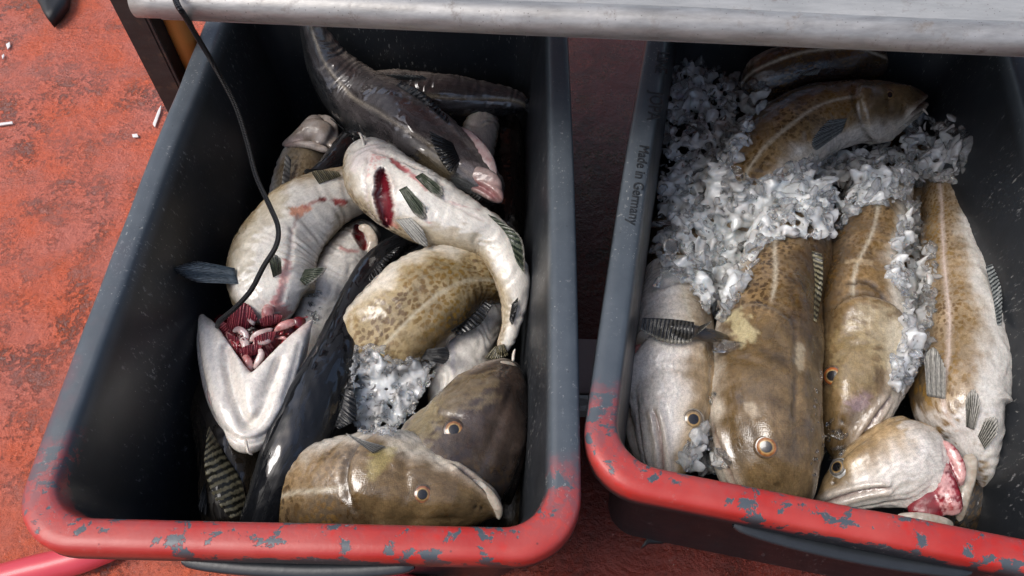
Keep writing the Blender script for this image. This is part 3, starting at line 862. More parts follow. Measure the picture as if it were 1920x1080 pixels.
def strand(name, pts, r, mat, root, na=12, flat=1.0, n=28):
    """a soft rod or lobe through x, y, z points; r in metres, one per point"""
    P = crom([at(*q) for q in pts], n)
    rr = crom(np.array(r, float)[:, None], n)[:, 0]
    u = np.linspace(0, 1, n); rr = rr * np.sqrt(np.clip(1 - (2 * u - 1) ** 8, 0.0005, 1))
    T = nrm(np.gradient(P, axis=0)); U0 = nrm(CAM - P); U = nrm(U0 - T * (T * U0).sum(-1, keepdims=True)); S = np.cross(T, U)
    a = np.linspace(0, 2 * np.pi, na, endpoint=False)
    V = P[:, None] + rr[:, None, None] * (np.cos(a)[None, :, None] * S[:, None] + flat * np.sin(a)[None, :, None] * U[:, None])
    V = V + 0.0007 * vnoise(V, 60, 5)[..., None] * nrm(CAM - V)
    if name is None: return V, grid_faces(n, na)
    uv = np.stack(np.broadcast_arrays(np.linspace(0, 1, n)[:, None], a[None] / 6.283), -1)
    K = np.ones((n, na, 4)) * .5
    return mesh_obj(name, V, grid_faces(n, na), mat, root, uv=uv, col=K)

def blend(name, parts, colfn, mat, root, voxel=0.0028, smooth=5, post=None):
    """several lobes fused into one continuous skin"""
    Vs, Fs, k = [], [], 0
    for pts, r, fl in parts:
        V, F = strand(None, pts, r, None, None, 20, fl, 36)
        Vs.append(V.reshape(-1, 3)); 
        n = 36; na = 20
        Fs += [tuple(int(j) + k for j in f) for f in F]
        Fs.append(tuple(k + j for j in range(na))[::-1]); Fs.append(tuple(k + (n - 1) * na + j for j in range(na)))
        k += n * na
    o = mesh_obj(name, np.vstack(Vs), Fs, None)
    m = o.modifiers.new('r', 'REMESH'); m.mode = 'VOXEL'; m.voxel_size = voxel
    m2 = o.modifiers.new('s', 'SMOOTH'); m2.iterations = smooth; m2.factor = 0.6
    dg = bpy.context.evaluated_depsgraph_get()
    me = bpy.data.meshes.new_from_object(o.evaluated_get(dg))
    V = np.zeros(len(me.vertices) * 3, np.float32); me.vertices.foreach_get('co', V); V = V.reshape(-1, 3).astype(float)
    F = [tuple(p.vertices) for p in me.polygons]
    bpy.data.objects.remove(o); bpy.data.meshes.remove(me)
    if post is not None: V = post(V)
    K = colfn(V)
    uv = np.stack([V[:, 1], V[:, 0]], -1)
    o = mesh_obj(name, V, F, mat, root, uv=uv, col=np.concatenate([np.clip(K, 0.002, .95), np.zeros((len(V), 1))], -1))
    ALL_BVH.append(BVHTree.FromPolygons([Vector(v) for v in V], F))
    return o
def polydist(V, pts):
    H = crom([at(*q) for q in pts], 40); d = np.full(len(V), 9.0)
    for h in H: d = np.minimum(d, np.linalg.norm(V - h, axis=1))
    return d
def groove(V, pts, w, dep):
    """press a crease along a line (points x, y, z) into a skin"""
    H = crom([at(*q) for q in pts], 50)
    ax = nrm(CAM - H.mean(0)); d = np.full(len(V), 9.0)
    for h in H:
        e = V - h; e = e - np.outer(e @ ax, ax); d = np.minimum(d, np.linalg.norm(e, axis=1))
    return V - ax * (dep * np.exp(-(d / w) ** 2))[:, None], d

GL, GR = 'fish in the left tub', 'fish in the right tub'
B_RED, D_RED = (.36, .015, .015), (.12, .004, .008)

# ---- left tub, lowest layer first
f = Fish('saithe', [(680, 150, .165, 26), (720, 168, .165, 40), (790, 180, .165, 47), (860, 187, .165, 42), (920, 188, .165, 30), (965, 192, .165, 20), (990, 202, .16, 14)], [10, 20], 'saithe', 'grey saithe with pale side line near the back right of the left tub', 'fish', SAITHE, ratio=.7, group=GL, latcol=C_(.34, .29, .2)).finish()
f.fin('dorsal_fin', [(745, 150), (800, 148)], [(700, 140), (790, 140)], .004, FIN_GREY, 8)
f.fin('tail_fin', [(985, 190), (985, 205)], [(1015, 160), (1015, 240)], .0, FIN_DARK, 10)
Fish('cod_fish', [(912, 205, .14, 26), (900, 248, .14, 36), (885, 300, .13, 40), (870, 360, .1, 35)], -90, 'pale', 'pale speckled flank showing between the saithe and the right wall', 'fish', PALE, group=GL, lat=0).finish()
f = Fish('saithe', [(940, 205, .12, 25), (946, 250, .11, 33), (950, 320, .09, 36), (952, 400, .09, 34), (945, 470, .08, 28)], 90, 'brown', 'dark brown fish squeezed upright against the right wall of the left tub', 'fish', SAITHE, group=GL, lat=0).finish()
f = Fish('saithe', [(395, 600, .11, 34), (408, 700, .12, 46), (424, 800, .135, 58), (438, 900, .135, 62), (448, 1000, .12, 56)], 80, 'brown', 'dark brown fish with striped fin under the open jaw in the left tub', 'fish', SAITHE, group=GL, lat=0).finish()
f.fin('dorsal_fin', [(392, 800), (420, 850), (452, 900), (465, 960)], [(386, 822), (382, 868), (396, 925), (424, 975)], .012, FIN_OLIVE, 11)
f.fin('pelvic_fin', [(384, 905), (388, 930)], [(368, 950), (385, 975)], .006, FIN_DARK, 6)
# pale fish with torn throat behind the black saithe
f = Fish('cod_fish', [(700, 425, .12, 22), (672, 455, .135, 42), (640, 505, .14, 54), (608, 565, .14, 50), (585, 625, .13, 40), (575, 690, .11, 30)], [-70, -90], 'pale', 'pale fish with torn throat showing beside the black back', 'fish', PALE, group=GL, lat=0, cap0=.02)
f.carve((668, 420), (682, 470), .006, .008, D_RED)
f.paint([(640, 465), (660, 470), (690, 462)], .005, (.45, .1, .09), .6)
f.paint([(615, 470), (640, 440)], .012, (.2, .18, .17), .6)
f.finish()
strand('torn_flap', [(672, 425, .17), (690, 432, .172), (700, 455, .17), (690, 475, .165)], [.005, .007, .007, .004], LIP, f.root, flat=.5)
f = Fish('cod_fish', [(905, 530, .1, 45), (893, 590, .115, 54), (872, 660, .12, 58), (850, 730, .115, 50), (835, 800, .1, 40)], -95, 'pale', 'pale belly lying under the curved tail in the left tub', 'fish', PALE, group=GL, lat=0)
f.paint([(850, 620), (848, 660), (850, 700)], .004, (.5, .47, .5), .6)
f.finish()
Fish('cod_fish', [(965, 850, .09, 26), (958, 900, .1, 34), (950, 950, .1, 34), (945, 1000, .09, 30)], 60, 'pale', 'sliver of pale fish in the front right corner of the left tub', 'fish', PALE, group=GL, lat=0).finish()

# small pale fish with its head bent over, far left
f = Fish('cod_fish', [(590, 262, .12, 35), (578, 300, .13, 46), (562, 350, .13, 50), (548, 410, .12, 48), (540, 470, .1, 40)], 150, 'pale', 'small pale fish with bent wedge-shaped head at the back left', 'fish', PALE, group=GL, lat=0)
f.paint([(600, 285), (610, 310)], .02, (.16, .13, .1), .6)
f.finish()
def cL5(V):
    n = vnoise(V, 40, 2)
    k = C_(.44, .37, .32) + 0.09 * n[:, None]
    d = polydist(V, [(600, 228, .17), (618, 245, .17)]); g = np.exp(-(d / .02) ** 2)[:, None]
    k = k * (1 - g * .5) + C_(.22, .19, .15) * g * .5
    d = polydist(V, [(530, 272, .165), (560, 268, .165)]); g = np.exp(-(d / .009) ** 2)[:, None]
    return k * (1 - g * .5) + C_(.5, .33, .3) * g * .5
blend('head', [([(526, 273, .155), (556, 262, .162), (590, 250, .165), (620, 262, .16)], [.003, .012, .022, .022], .7),
               ([(538, 264, .155), (575, 236, .165), (604, 216, .165)], [.003, .007, .005], .7),
               ([(560, 252, .16), (588, 236, .166), (606, 228, .165)], [.008, .016, .012], .6),
               ([(604, 217, .165), (622, 238, .16), (622, 280, .155)], [.006, .010, .008], .7),
               ([(530, 274, .16), (575, 271, .168), (618, 284, .16)], [.003, .006, .006], .8)], cL5, PALE, f.root, .0022, 3)
fin(f, 'gill_cover', [(546, 300), (540, 360), (528, 420)], [(534, 285), (526, 355), (512, 400)], .004, FIN_WHITE, 4)

# dark saithe stretched from the back left, throat cut
f = Fish('saithe', [(938, 372, .17, 24), (905, 345, .19, 44), (850, 303, .2, 58), (795, 262, .2, 68), (735, 222, .19, 69), (670, 180, .18, 58), (618, 125, .212, 42), (592, 70, .255, 30), (577, 20, .295, 22)], [168, 175], 'saithe', 'long dark saithe with white side line and cut throat across the left tub', 'fish', SAITHE, ratio=.72, cap0=.012, group=GL, latcol=C_(.42, .37, .3))
f.paint([(800, 300), (830, 320)], .022, (.15, .115, .06), .7)
f.paint([(855, 340), (900, 350)], .012, (.1, .11, .11), .7)
f.paint([(870, 310), (930, 350)], .014, (.3, .25, .24), .55)
f.finish()
f.fin('dorsal_fin', [(742, 160), (790, 190), (840, 232)], [(755, 150), (805, 182), (843, 222)], .004, FIN_DARK, 12)
f.fin('pectoral_fin', [(848, 268), (862, 300)], [(795, 240), (840, 330)], .014, FIN_DARK, 8)
strand('belly_flap', [(848, 238, .205), (875, 262, .215), (905, 298, .215), (930, 332, .205)], [.006, .014, .015, .006], PALEPINK, f.root, flat=.45)
LP = [(868, 344, .2), (892, 346, .208), (918, 360, .207), (938, 380, .2)]
def cC(V):
    n = vnoise(V, 70, 6)
    k = C_(.5, .38, .35) * (1 + .12 * n[:, None])
    d = polydist(V, LP); g = np.exp(-(d / .006) ** 2)[:, None]
    k = k * (1 - g * .9) + C_(.3, .05, .06) * g * .9
    d = polydist(V, [(925, 345, .21), (940, 365, .205)]); g = np.exp(-(d / .008) ** 2)[:, None]
    return k * (1 - g * .6) + C_(.6, .34, .32) * g * .6
def pC(V): return groove(V, LP, .004, .007)[0]
blend('cut_throat', [([(852, 326, .2), (885, 326, .21), (918, 338, .21), (940, 358, .204)], [.006, .012, .013, .007], .6),
                     ([(862, 342, .195), (895, 348, .204), (925, 362, .203), (942, 380, .197)], [.006, .011, .012, .006], .7),
                     ([(905, 340, .195), (925, 360, .198), (938, 378, .195)], [.010, .014, .008], .7)], cC, PALE, f.root, .0018, 4, pC)
strand('gill_cover', [(850, 350, .19), (880, 352, .195), (905, 375, .19)], [.009, .014, .008], FIN_TAIL, f.root, flat=.5)

# black tail band in front of the bent-headed fish
f = Fish('saithe', [(700, 255, .13, 48), (650, 292, .15, 34), (600, 330, .16, 20), (550, 365, .16, 12), (512, 390, .155, 8)], 90, 'black', 'thin black tail of a fish passing behind the pale belly-up cod', 'fish', SAITHE, group=GL, lat=0).finish()
f.fin('tail_fin', [(618, 318), (600, 330)], [(566, 316), (575, 332)], .008, FIN_DARK, 6)
f.fin('finlet', [(540, 368), (525, 380)], [(512, 378), (512, 396)], .003, FIN_DARK, 4)
f.fin('dorsal_fin', [(650, 250), (690, 268)], [(612, 215), (668, 262)], .004, FIN_DARK, 8)

# spotted ochre cod in the middle
f = Fish('cod_fish', [(625, 770, .08, 66), (668, 706, .125, 80), (714, 648, .16, 90), (760, 598, .18, 96), (812, 552, .185, 90), (862, 525, .18, 76), (915, 520, .165, 56), (965, 530, .14, 38)], [12, 5], 'codo', 'ochre spotted cod curled in the middle of the left tub', 'fish', COD_OCHRE, ratio=.7, group=GL, spots=1.15, latcol=C_(.6, .53, .38))
f.finish()
f.fin('dorsal_fin', [(845, 620), (880, 595), (910, 565)], [(858, 632), (898, 610), (925, 575)], .002, FIN_DARK, 10)
f.fin('pelvic_fin', [(790, 672), (800, 655)], [(840, 685), (845, 650)], .008, FIN_DARK, 9)

# big black saithe
f = Fish('saithe', [(480, 1030, .13, 40), (498, 960, .16, 46), (540, 865, .18, 55), (586, 765, .185, 57), (632, 665, .18, 50), (670, 580, .175, 40), (708, 505, .17, 34), (742, 462, .165, 22), (790, 445, .15, 14)], [100, 90], 'black', 'large glossy black saithe running diagonally through the left tub', 'fish', SAITHE, ratio=.75, group=GL, lat=0)
f.finish()
f.fin('dorsal_fin', [(628, 800), (640, 760), (650, 720)], [(640, 806), (668, 782), (664, 716)], .006, FIN_DARK, 10)
f.fin('second_dorsal_fin', [(690, 520), (712, 490), (740, 466)], [(702, 545), (722, 500), (752, 462)], .004, FIN_DARK, 8)

# belly-up cod with open throat
f = Fish('cod_fish', [(538, 600, .172, 42), (516, 560, .186, 76), (515, 490, .19, 84), (548, 425, .195, 70), (600, 382, .195, 60), (662, 357, .185, 46), (725, 335, .165, 36), (790, 305, .14, 26)], [-88, -95, -120], 'pale', 'white belly-up cod with torn open throat and gaping jaw', 'fish', PALE, ratio=.72, cap0=.04, group=GL, lat=0)
f.paint([(552, 395), (560, 398), (572, 390)], .009, (.62, .25, .14), .85)
f.paint([(560, 402), (548, 440), (546, 500), (540, 560)], .0022, (.42, .3, .27), .7)
f.paint([(572, 388), (600, 374)], .0025, (.4, .12, .1), .7)
f.paint([(600, 372), (606, 373)], .0045, D_RED, .95)
f.paint([(630, 380), (648, 380)], .005, B_RED, .9)
f.paint([(606, 373), (650, 382)], .0015, B_RED, .5)
f.paint([(540, 490), (528, 540), (515, 570)], .006, (.6, .25, .23), .8)
f.paint([(520, 575), (535, 590)], .010, (.55, .2, .18), .8)
f.paint([(447, 500), (470, 430), (520, 380)], .022, (.33, .27, .16), .55)
f.paint([(640, 410), (680, 385)], .02, (.3, .24, .15), .6)
f.paint([(548, 430), (545, 480), (536, 530), (528, 565)], .004, (.62, .52, .48), .4, -.005)
f.paint([(470, 540), (485, 560), (505, 580)], .005, (.6, .55, .52), .4, -.004)
f.dent(500, 500, .025, .005)
f.dent(585, 430, .02, .005)
f.finish()
f.fin('pectoral_fin', [(440, 503), (446, 532)], [(352, 486), (326, 505), (350, 528)], .004, FIN_BLUE, 11)
f.fin('pelvic_fin', [(512, 520), (528, 512)], [(500, 472), (526, 480)], .010, FIN_GREEN, 6)
f.fin('pelvic_fin', [(562, 525), (572, 505)], [(575, 540), (622, 500)], .012, FIN_GREEN, 8)
f.fin('anal_fin', [(598, 345), (640, 330)], [(580, 318), (632, 320)], .004, FIN_OLIVE, 9)
L1 = f
def cJaw(V):
    n = vnoise(V, 55, 9); n2 = vnoise(V, 160, 4)
    k = C_(.8, .75, .68) * (1 + 0.05 * n[:, None] + .04 * n2[:, None])
    for g, w_, c_, s_ in (([(440, 842, .18), (470, 846, .18), (500, 830, .18)], .012, C_(.46, .36, .24), .7), ([(408, 790, .18), (440, 822, .18), (470, 828, .18), (510, 805, .18)], .005, C_(.45, .34, .24), .6),
                          ([(440, 660, .2), (468, 705, .2), (500, 680, .2), (540, 640, .2), (585, 598, .2)], .008, C_(.62, .45, .42), .7), ([(372, 580, .2), (392, 592, .2)], .015, C_(.36, .31, .25), .7),
                          ([(375, 640, .2), (390, 720, .2)], .01, C_(.5, .42, .32), .5)):
        d = polydist(V, g); e = (s_ * np.exp(-(d / w_) ** 2))[:, None]; k = k * (1 - e) + c_ * e
    return k
def pJaw(V):
    V, d = groove(V, [(424, 655, .2), (436, 710, .2), (448, 765, .2), (462, 795, .2)], .0065, .012)
    V, d = groove(V, [(523, 680, .2), (508, 730, .2), (490, 775, .2), (470, 797, .2)], .005, .008)
    V, d = groove(V, [(398, 775, .2), (430, 812, .2), (465, 824, .2), (505, 808, .2), (535, 760, .2)], .0022, .004)
    V, d = groove(V, [(420, 806, .2), (445, 826, .2), (468, 832, .2), (500, 822, .2)], .0018, .003)
    V, d = groove(V, [(392, 620, .2), (402, 680, .2), (412, 730, .2)], .0035, .002)
    V, d = groove(V, [(562, 645, .2), (548, 700, .2), (534, 745, .2)], .0035, .002)
    return V
blend('jaw', [([(376, 586, .19), (392, 640, .2), (410, 705, .2), (432, 775, .2), (462, 822, .195)], [.006, .012, .015, .016, .014], .8),
              ([(588, 596, .19), (558, 642, .2), (534, 705, .2), (510, 768, .2), (474, 822, .195)], [.004, .010, .014, .016, .014], .8),
              ([(386, 594, .19), (414, 642, .205), (443, 690, .207), (466, 740, .205), (468, 790, .195)], [.006, .008, .010, .017, .014], .75),
              ([(584, 599, .19), (546, 640, .203), (508, 685, .207), (474, 740, .205), (470, 790, .195)], [.003, .007, .010, .017, .014], .75),
              ([(444, 765, .185), (467, 815, .195), (498, 765, .185)], [.018, .022, .018], .7),
              ([(468, 725, .195), (468, 775, .197), (468, 826, .192)], [.018, .026, .016], .7),
              ([(380, 590, .185), (388, 655, .172), (408, 740, .168), (444, 808, .17)], [.006, .012, .014, .016], .9),
              ([(582, 600, .185), (560, 660, .172), (536, 740, .168), (496, 800, .17)], [.004, .011, .014, .016], .9)],
      cJaw, PALE, f.root, .0024, 7, pJaw)
strand('lip_lobe', [(394, 718, .19), (398, 745, .19), (412, 775, .19)], [.002, .005, .004], PALEPINK, f.root, flat=.9)
strand('lip_lobe', [(546, 722, .19), (541, 740, .19), (528, 768, .19)], [.002, .005, .004], PALEPINK, f.root, flat=.9)
strand('barbel', [(460, 822, .222), (463, 838, .222), (466, 848, .22), (474, 853, .216)], [.0016, .0016, .0014, .0008], BARBEL, f.root, 10)
strand('throat', [(400, 600, .155), (440, 625, .15), (500, 640, .15), (560, 615, .155)], [.015, .035, .035, .015], DEEP, f.root, 24, .6)
strand('throat', [(470, 590, .15), (470, 640, .15), (470, 700, .165), (470, 725, .17)], [.03, .035, .022, .012], DEEP, f.root, 24, .6)
fin(f, 'gill', [(424, 612), (440, 622), (462, 618), (478, 606)], [(432, 584), (448, 568), (468, 572), (484, 594)], .012, GILL, 10, ref=.19)
fin(f, 'gill', [(520, 640), (538, 622), (552, 606)], [(522, 614), (548, 600), (585, 590)], .006, GILL, 10, ref=.185)
fin(f, 'gill', [(408, 610), (424, 634), (444, 654)], [(420, 600), (440, 620), (455, 640)], .004, GILL, 8, ref=.185)
for bs, tp, zz in (([(430, 640), (446, 650), (462, 650)], [(424, 622), (446, 632), (466, 632)], .193), ([(455, 672), (470, 668), (486, 662)], [(450, 650), (470, 646), (492, 644)], .196),
                   ([(478, 652), (496, 648), (512, 640)], [(476, 630), (496, 624), (518, 618)], .199), ([(440, 656), (452, 676), (464, 692)], [(456, 650), (468, 664), (478, 680)], .191), ([(490, 612), (508, 610), (526, 604)], [(486, 596), (508, 590), (530, 588)], .196)):
    fin(f, 'gill', bs, tp, .006, GILL, 9, ref=zz)
fin(f, 'gill', [(462, 690), (478, 660), (505, 640)], [(470, 708), (490, 690), (515, 655)], .004, GILL, 8, ref=.185)
for pts, r, m in (([(432, 606, .198), (440, 592, .203), (456, 588, .204), (470, 597, .202), (476, 610, .197)], [.003, .0052, .0056, .005, .003], PALEPINK),
                  ([(436, 622, .2), (448, 618, .203), (460, 628, .202), (464, 642, .2)], [.002, .0042, .0045, .002], PALEPINK),
                  ([(468, 642, .2), (480, 630, .205), (496, 624, .204), (512, 616, .2)], [.002, .0048, .005, .002], PALEPINK),
                  ([(505, 570, .205), (502, 585, .21), (494, 602, .202)], [.005, .0075, .003], PINK),
                  ([(446, 632, .2), (456, 638, .203), (462, 650, .202), (466, 668, .197)], [.002, .0045, .005, .002], PALEPINK),
                  ([(474, 646, .203), (486, 640, .206), (500, 638, .205), (514, 630, .2)], [.002, .0048, .005, .002], PALEPINK),
                  ([(452, 662, .198), (462, 672, .201), (468, 686, .199), (470, 702, .193)], [.002, .0045, .0042, .002], PINK),
                  ([(486, 652, .203), (490, 664, .204), (484, 678, .2), (476, 692, .196)], [.002, .004, .004, .002], PALEPINK),
                  ([(424, 622, .197), (434, 636, .199), (444, 650, .198), (452, 664, .194)], [.002, .005, .005, .002], PINK),
                  ([(514, 622, .2), (528, 612, .203), (544, 606, .203), (562, 602, .198)], [.002, .005, .005, .002], PINK),
                  ([(548, 612, .195), (560, 605, .198), (574, 600, .195)], [.005, .008, .003], DEEP)):
    strand('gill_arch' if m is PALEPINK else 'torn_flesh', pts, r, m, f.root, 12, .6, 22)
rg = np.random.default_rng(5)
for k in range(34):
    while True:
        x, y = rg.uniform(415, 560), rg.uniform(606, 700)
        if y < 606 + 96 * (1 - abs(x - 470 - (x > 470) * 5) / (60 if x < 470 else 95)): break
    an = rg.choice([1.2, -.7, .5, 2.3]) + rg.normal() * .4; ln = rg.uniform(9, 20)
    dx, dy = math.cos(an) * ln, math.sin(an) * ln
    z = rg.uniform(.188, .202) - max(0, (y - 650)) * .00006; rr_ = rg.uniform(.001, .0026)
    m = [RED, RED, DEEP, RED, PINK, DEEP][k % 6]
    strand('torn_flesh', [(x - dx, y - dy, z - .004), (x + rg.normal() * 3, y + rg.normal() * 3, z + .003), (x + dx, y + dy, z - .003)], [rr_ * .6, rr_ * 1.2, rr_ * .6], m, f.root, 8, .7, 12)

# dark cod head
f = Fish('cod_fish', [(970, 686, .16, 18), (945, 718, .175, 54), (910, 776, .18, 92), (874, 845, .175, 110), (835, 915, .16, 110), (800, 990, .13, 95)], [128, 140], 'codd', 'dark purple-brown cod head with upturned mouth by the right wall', 'fish', COD, head=.17, ratio=.75, cap0=.035, group=GL, spots=.6)
f.paint([(800, 780), (840, 745), (880, 720)], .035, (.2, .15, .085), .75, nospot=False)
f.paint([(780, 820), (800, 770)], .025, (.3, .24, .13), .6)
f.finish()
f.eye(851, 806, 23, .6, (.3, .13, .05), (.05, .035, .025))
strand('lip', [(866, 726, .19), (896, 703, .198), (928, 688, .194), (956, 687, .185), (972, 697, .172)], [.002, .0045, .006, .006, .004], LIP, f.root, 16, .7)
strand('lip', [(860, 738, .19), (894, 713, .2), (928, 698, .197), (962, 700, .183)], [.0015, .003, .0035, .002], BARBEL, f.root, 12, .7)
strand('barbel', [(962, 678, .2), (963, 664, .203), (966, 654, .205)], [.002, .0018, .001], BARBEL, f.root, 10)
# curled cod, belly up
f = Fish('cod_fish', [(676, 272, .215, 20), (690, 300, .23, 49), (720, 343, .235, 67), (770, 380, .235, 72), (822, 405, .23, 64), (874, 424, .225, 54), (920, 450, .215, 44), (952, 500, .205, 35), (964, 555, .19, 26), (957, 610, .175, 18), (938, 665, .16, 12)], [-62, -65, -70, -40], 'pale', 'pale curled cod lying belly-up with slit throat and curved tail', 'fish', PALE, ratio=.75, cap0=.035, group=GL, lat=.6, latcol=C_(.6, .5, .4))
f.paint([(740, 440), (800, 450), (860, 450), (905, 480)], .020, (.36, .29, .18), .65)
f.paint([(760, 425), (840, 440)], .016, (.45, .37, .25), .5)
f.paint([(940, 520), (948, 600)], .012, (.5, .42, .28), .5)
f.paint([(672, 300), (690, 280), (705, 290)], .02, (.62, .52, .5), .5)
f.paint([(735, 298), (748, 310), (762, 318)], .0055, (.3, .02, .025), .9, -.002)
f.paint([(762, 318), (780, 335), (800, 352)], .0035, (.5, .14, .14), .75)
f.paint([(800, 352), (850, 380), (900, 395)], .0018, (.42, .22, .22), .6)
for q in ([(700, 292), (694, 310)], [(706, 294), (702, 318)], [(712, 296), (712, 322)], [(700, 290), (722, 296)], [(690, 318), (690, 332)]):
    f.paint(q, .0018, (.5, .12, .1), .6)
f.paint([(735, 415), (742, 425)], .004, (.5, .15, .12), .6); f.paint([(798, 410), (808, 422)], .002, (.5, .15, .12), .5)
f.paint([(690, 296), (684, 330), (686, 370), (700, 410)], .0032, (.5, .42, .4), .6, -.004)
f.paint([(700, 282), (735, 292), (775, 312), (830, 346)], .0032, (.5, .42, .38), .6, -.004)
f.paint([(800, 352), (850, 384), (905, 412)], .003, (.55, .45, .42), .4, -.003)
f.carve((713, 314), (728, 428), .0115, .018, (.15, .008, .016), .003)
f.finish()
strand('gill', [(716, 322, .236), (720, 350, .232), (722, 385, .228), (726, 418, .226)], [.002, .005, .0055, .002], RED, f.root, 12, .8)
strand('gill', [(711, 334, .234), (710, 360, .230), (712, 385, .226), (720, 412, .224)], [.002, .0045, .0055, .002], DEEP, f.root, 12, .8)
f.fin('pelvic_fin', [(748, 356), (762, 349)], [(780, 408), (796, 412), (806, 398)], .008, FIN_GREEN, 6)
f.fin('pelvic_fin', [(778, 332), (792, 324)], [(812, 366), (828, 370), (838, 358)], .008, FIN_GREEN, 6)
f.fin('pectoral_fin', [(742, 412), (770, 408)], [(780, 458), (802, 462), (800, 440)], .010, FIN_WHITE, 9)
f.fin('anal_fin', [(915, 402), (950, 440), (968, 490)], [(935, 410), (978, 448), (988, 520)], .003, FIN_GREEN, 10)
f.fin('second_anal_fin', [(960, 570), (955, 600)], [(974, 555), (962, 612)], .004, FIN_DARK, 6)
f.fin('tail_fin', [(945, 645), (928, 650)], [(955, 670), (905, 676)], .0, FIN_OLIVE, 8)
strand('barbel', [(684, 276, .26), (680, 262, .264), (676, 252, .266), (672, 249, .264)], [.0026, .0022, .0018, .0012], BARBEL, f.root, 10)
# cod at the front
f = Fish('cod_fish', [(940, 962, .175, 18), (900, 944, .19, 43), (840, 930, .2, 70), (760, 921, .2, 94), (690, 915, .19, 103), (620, 925, .17, 100), (560, 945, .14, 88), (500, 980, .1, 70)], [152, 150], 'cod', 'brown cod lying along the front rim of the left tub, eye showing', 'fish', COD, head=.15, ratio=.72, cap0=.03, group=GL)
f.paint([(735, 838), (800, 838), (850, 870)], .009, (.6, .52, .4), .75)
f.paint([(700, 880), (720, 850)], .012, (.42, .34, .13), .6)
f.finish()
f.eye(792, 927, 22, .5, (.3, .12, .06), (.1, .075, .05))
strand('lip', [(850, 884, .213), (886, 900, .213), (917, 926, .208), (934, 953, .197), (936, 975, .185)], [.002, .004, .0052, .0052, .003], LIP, f.root, 16, .7)
strand('gill_membrane', [(735, 839, .212), (782, 843, .216), (822, 860, .214), (850, 886, .208)], [.002, .0045, .0045, .002], LIP, f.root, 14, .6)
f.fin('pectoral_fin', [(700, 850), (722, 838)], [(640, 808), (668, 822)], .012, FIN_WHITE, 10)

# ---- right tub
f = Fish('cod_fish', [(1390, 165, .19, 30), (1440, 145, .21, 44), (1510, 122, .225, 46), (1590, 112, .225, 40), (1660, 122, .21, 25)], 40, 'codd', 'shaded brown cod lying deepest under the table in the right tub', 'fish', COD, group=GR).finish()
f.fin('dorsal_fin', [(1500, 135), (1540, 128)], [(1492, 140), (1530, 142)], .006, FIN_GREY, 8)
f = Fish('cod_fish', [(1760, 1010, .1, 40), (1800, 960, .12, 44), (1830, 900, .13, 44), (1850, 830, .12, 40), (1855, 760, .1, 30)], 60, 'brown', 'dark fish under the torn-throat cod in the right tub', 'fish', COD, group=GR, lat=0).finish()
f.fin('tail_fin', [(1838, 870), (1850, 860)], [(1878, 940), (1862, 850)], .0, FIN_DARK, 8)
f = Fish('cod_fish', [(1290, 330, .09, 45), (1275, 450, .11, 58), (1262, 560, .12, 60), (1262, 640, .11, 50)], 40, 'cod', 'brown cod mostly buried under ice along the left wall', 'fish', COD, group=GR, lat=0).finish()
f = Fish('cod_fish', [(1700, 250, .09, 40), (1720, 330, .1, 50), (1700, 430, .11, 50), (1690, 560, .1, 50)], 40, 'cod', 'brown fish buried under the ice between the two right cods', 'fish', COD, group=GR, lat=0).finish()
f = Fish('cod_fish', [(1733, 190, .185, 17), (1700, 196, .195, 36), (1650, 205, .2, 54), (1585, 213, .2, 62), (1515, 235, .195, 70), (1450, 285, .185, 76), (1405, 355, .165, 74), (1380, 440, .13, 66)], [-2, 0, -8], 'cod', 'spotted cod at the back of the right tub, snout pointing right', 'fish', COD, head=.145, ratio=.75, cap0=.02, group=GR)
f.paint([(1600, 262), (1560, 268), (1640, 255)], .018, (.6, .55, .5), .6)
f.finish()
f.eye(1668, 178, 13, .2, (.14, .1, .07))
f.fin('pectoral_fin', [(1588, 222), (1578, 248)], [(1546, 226), (1524, 262), (1520, 290)], .010, FIN_GREY, 11)
strand('barbel', [(1718, 205, .2), (1730, 205, .2), (1740, 215, .197)], [.0022, .0018, .001], BARBEL, f.root, 10)
# left small head
f = Fish('cod_fish', [(1243, 915, .17, 20), (1247, 875, .185, 44), (1256, 800, .195, 68), (1262, 720, .195, 78), (1264, 650, .19, 74), (1262, 580, .17, 66), (1265, 500, .14, 55)], [2, 2], 'palh', 'pale cod head wedged against the left wall of the right tub', 'fish', COD, head=.175, ratio=.8, cap0=.03, group=GR, spots=.6)
f.finish()
f.eye(1300, 786, 23, .25, (.22, .16, .09), (.2, .17, .13))
strand('gill_membrane', [(1190, 720, .17), (1188, 780, .18), (1206, 850, .18), (1232, 890, .17)], [.006, .012, .012, .006], LIP, f.root, 16, .5)
strand('gill_membrane', [(1180, 740, .16), (1180, 800, .165), (1198, 860, .165), (1226, 895, .16)], [.005, .009, .009, .005], LIP, f.root, 16, .5)
strand('cheek_skin', [(1195, 655, .2), (1215, 636, .21), (1240, 640, .21)], [.007, .014, .009], LIP, f.root, 16, .6)
strand('cut_flesh', [(1190, 668, .203), (1200, 658, .207), (1208, 650, .205)], [.006, .008, .005], PINK, f.root, 14, .7)
strand('throat', [(1182, 690, .16), (1186, 720, .16), (1182, 750, .155)], [.008, .012, .008], DEEP, f.root, 14, .7)
# tail fin over that head
f = Fish('cod_fish', [(1366, 634, .232, 12), (1340, 630, .245, 14), (1300, 622, .252, 12), (1255, 611, .252, 9)], 20, 'brown', 'dark tail of a fish lying across the pale head at the left wall', 'fish', COD, group=GR, lat=0, ratio=.7).finish()
f.fin('tail_fin', [(1302, 604), (1255, 598), (1205, 596)], [(1296, 650), (1246, 642), (1200, 624)], .004, FIN_TAIL, 14)
f.fin('tail_fin', [(1312, 612), (1308, 626)], [(1340, 600), (1290, 640)], .008, FIN_TAIL, 7)
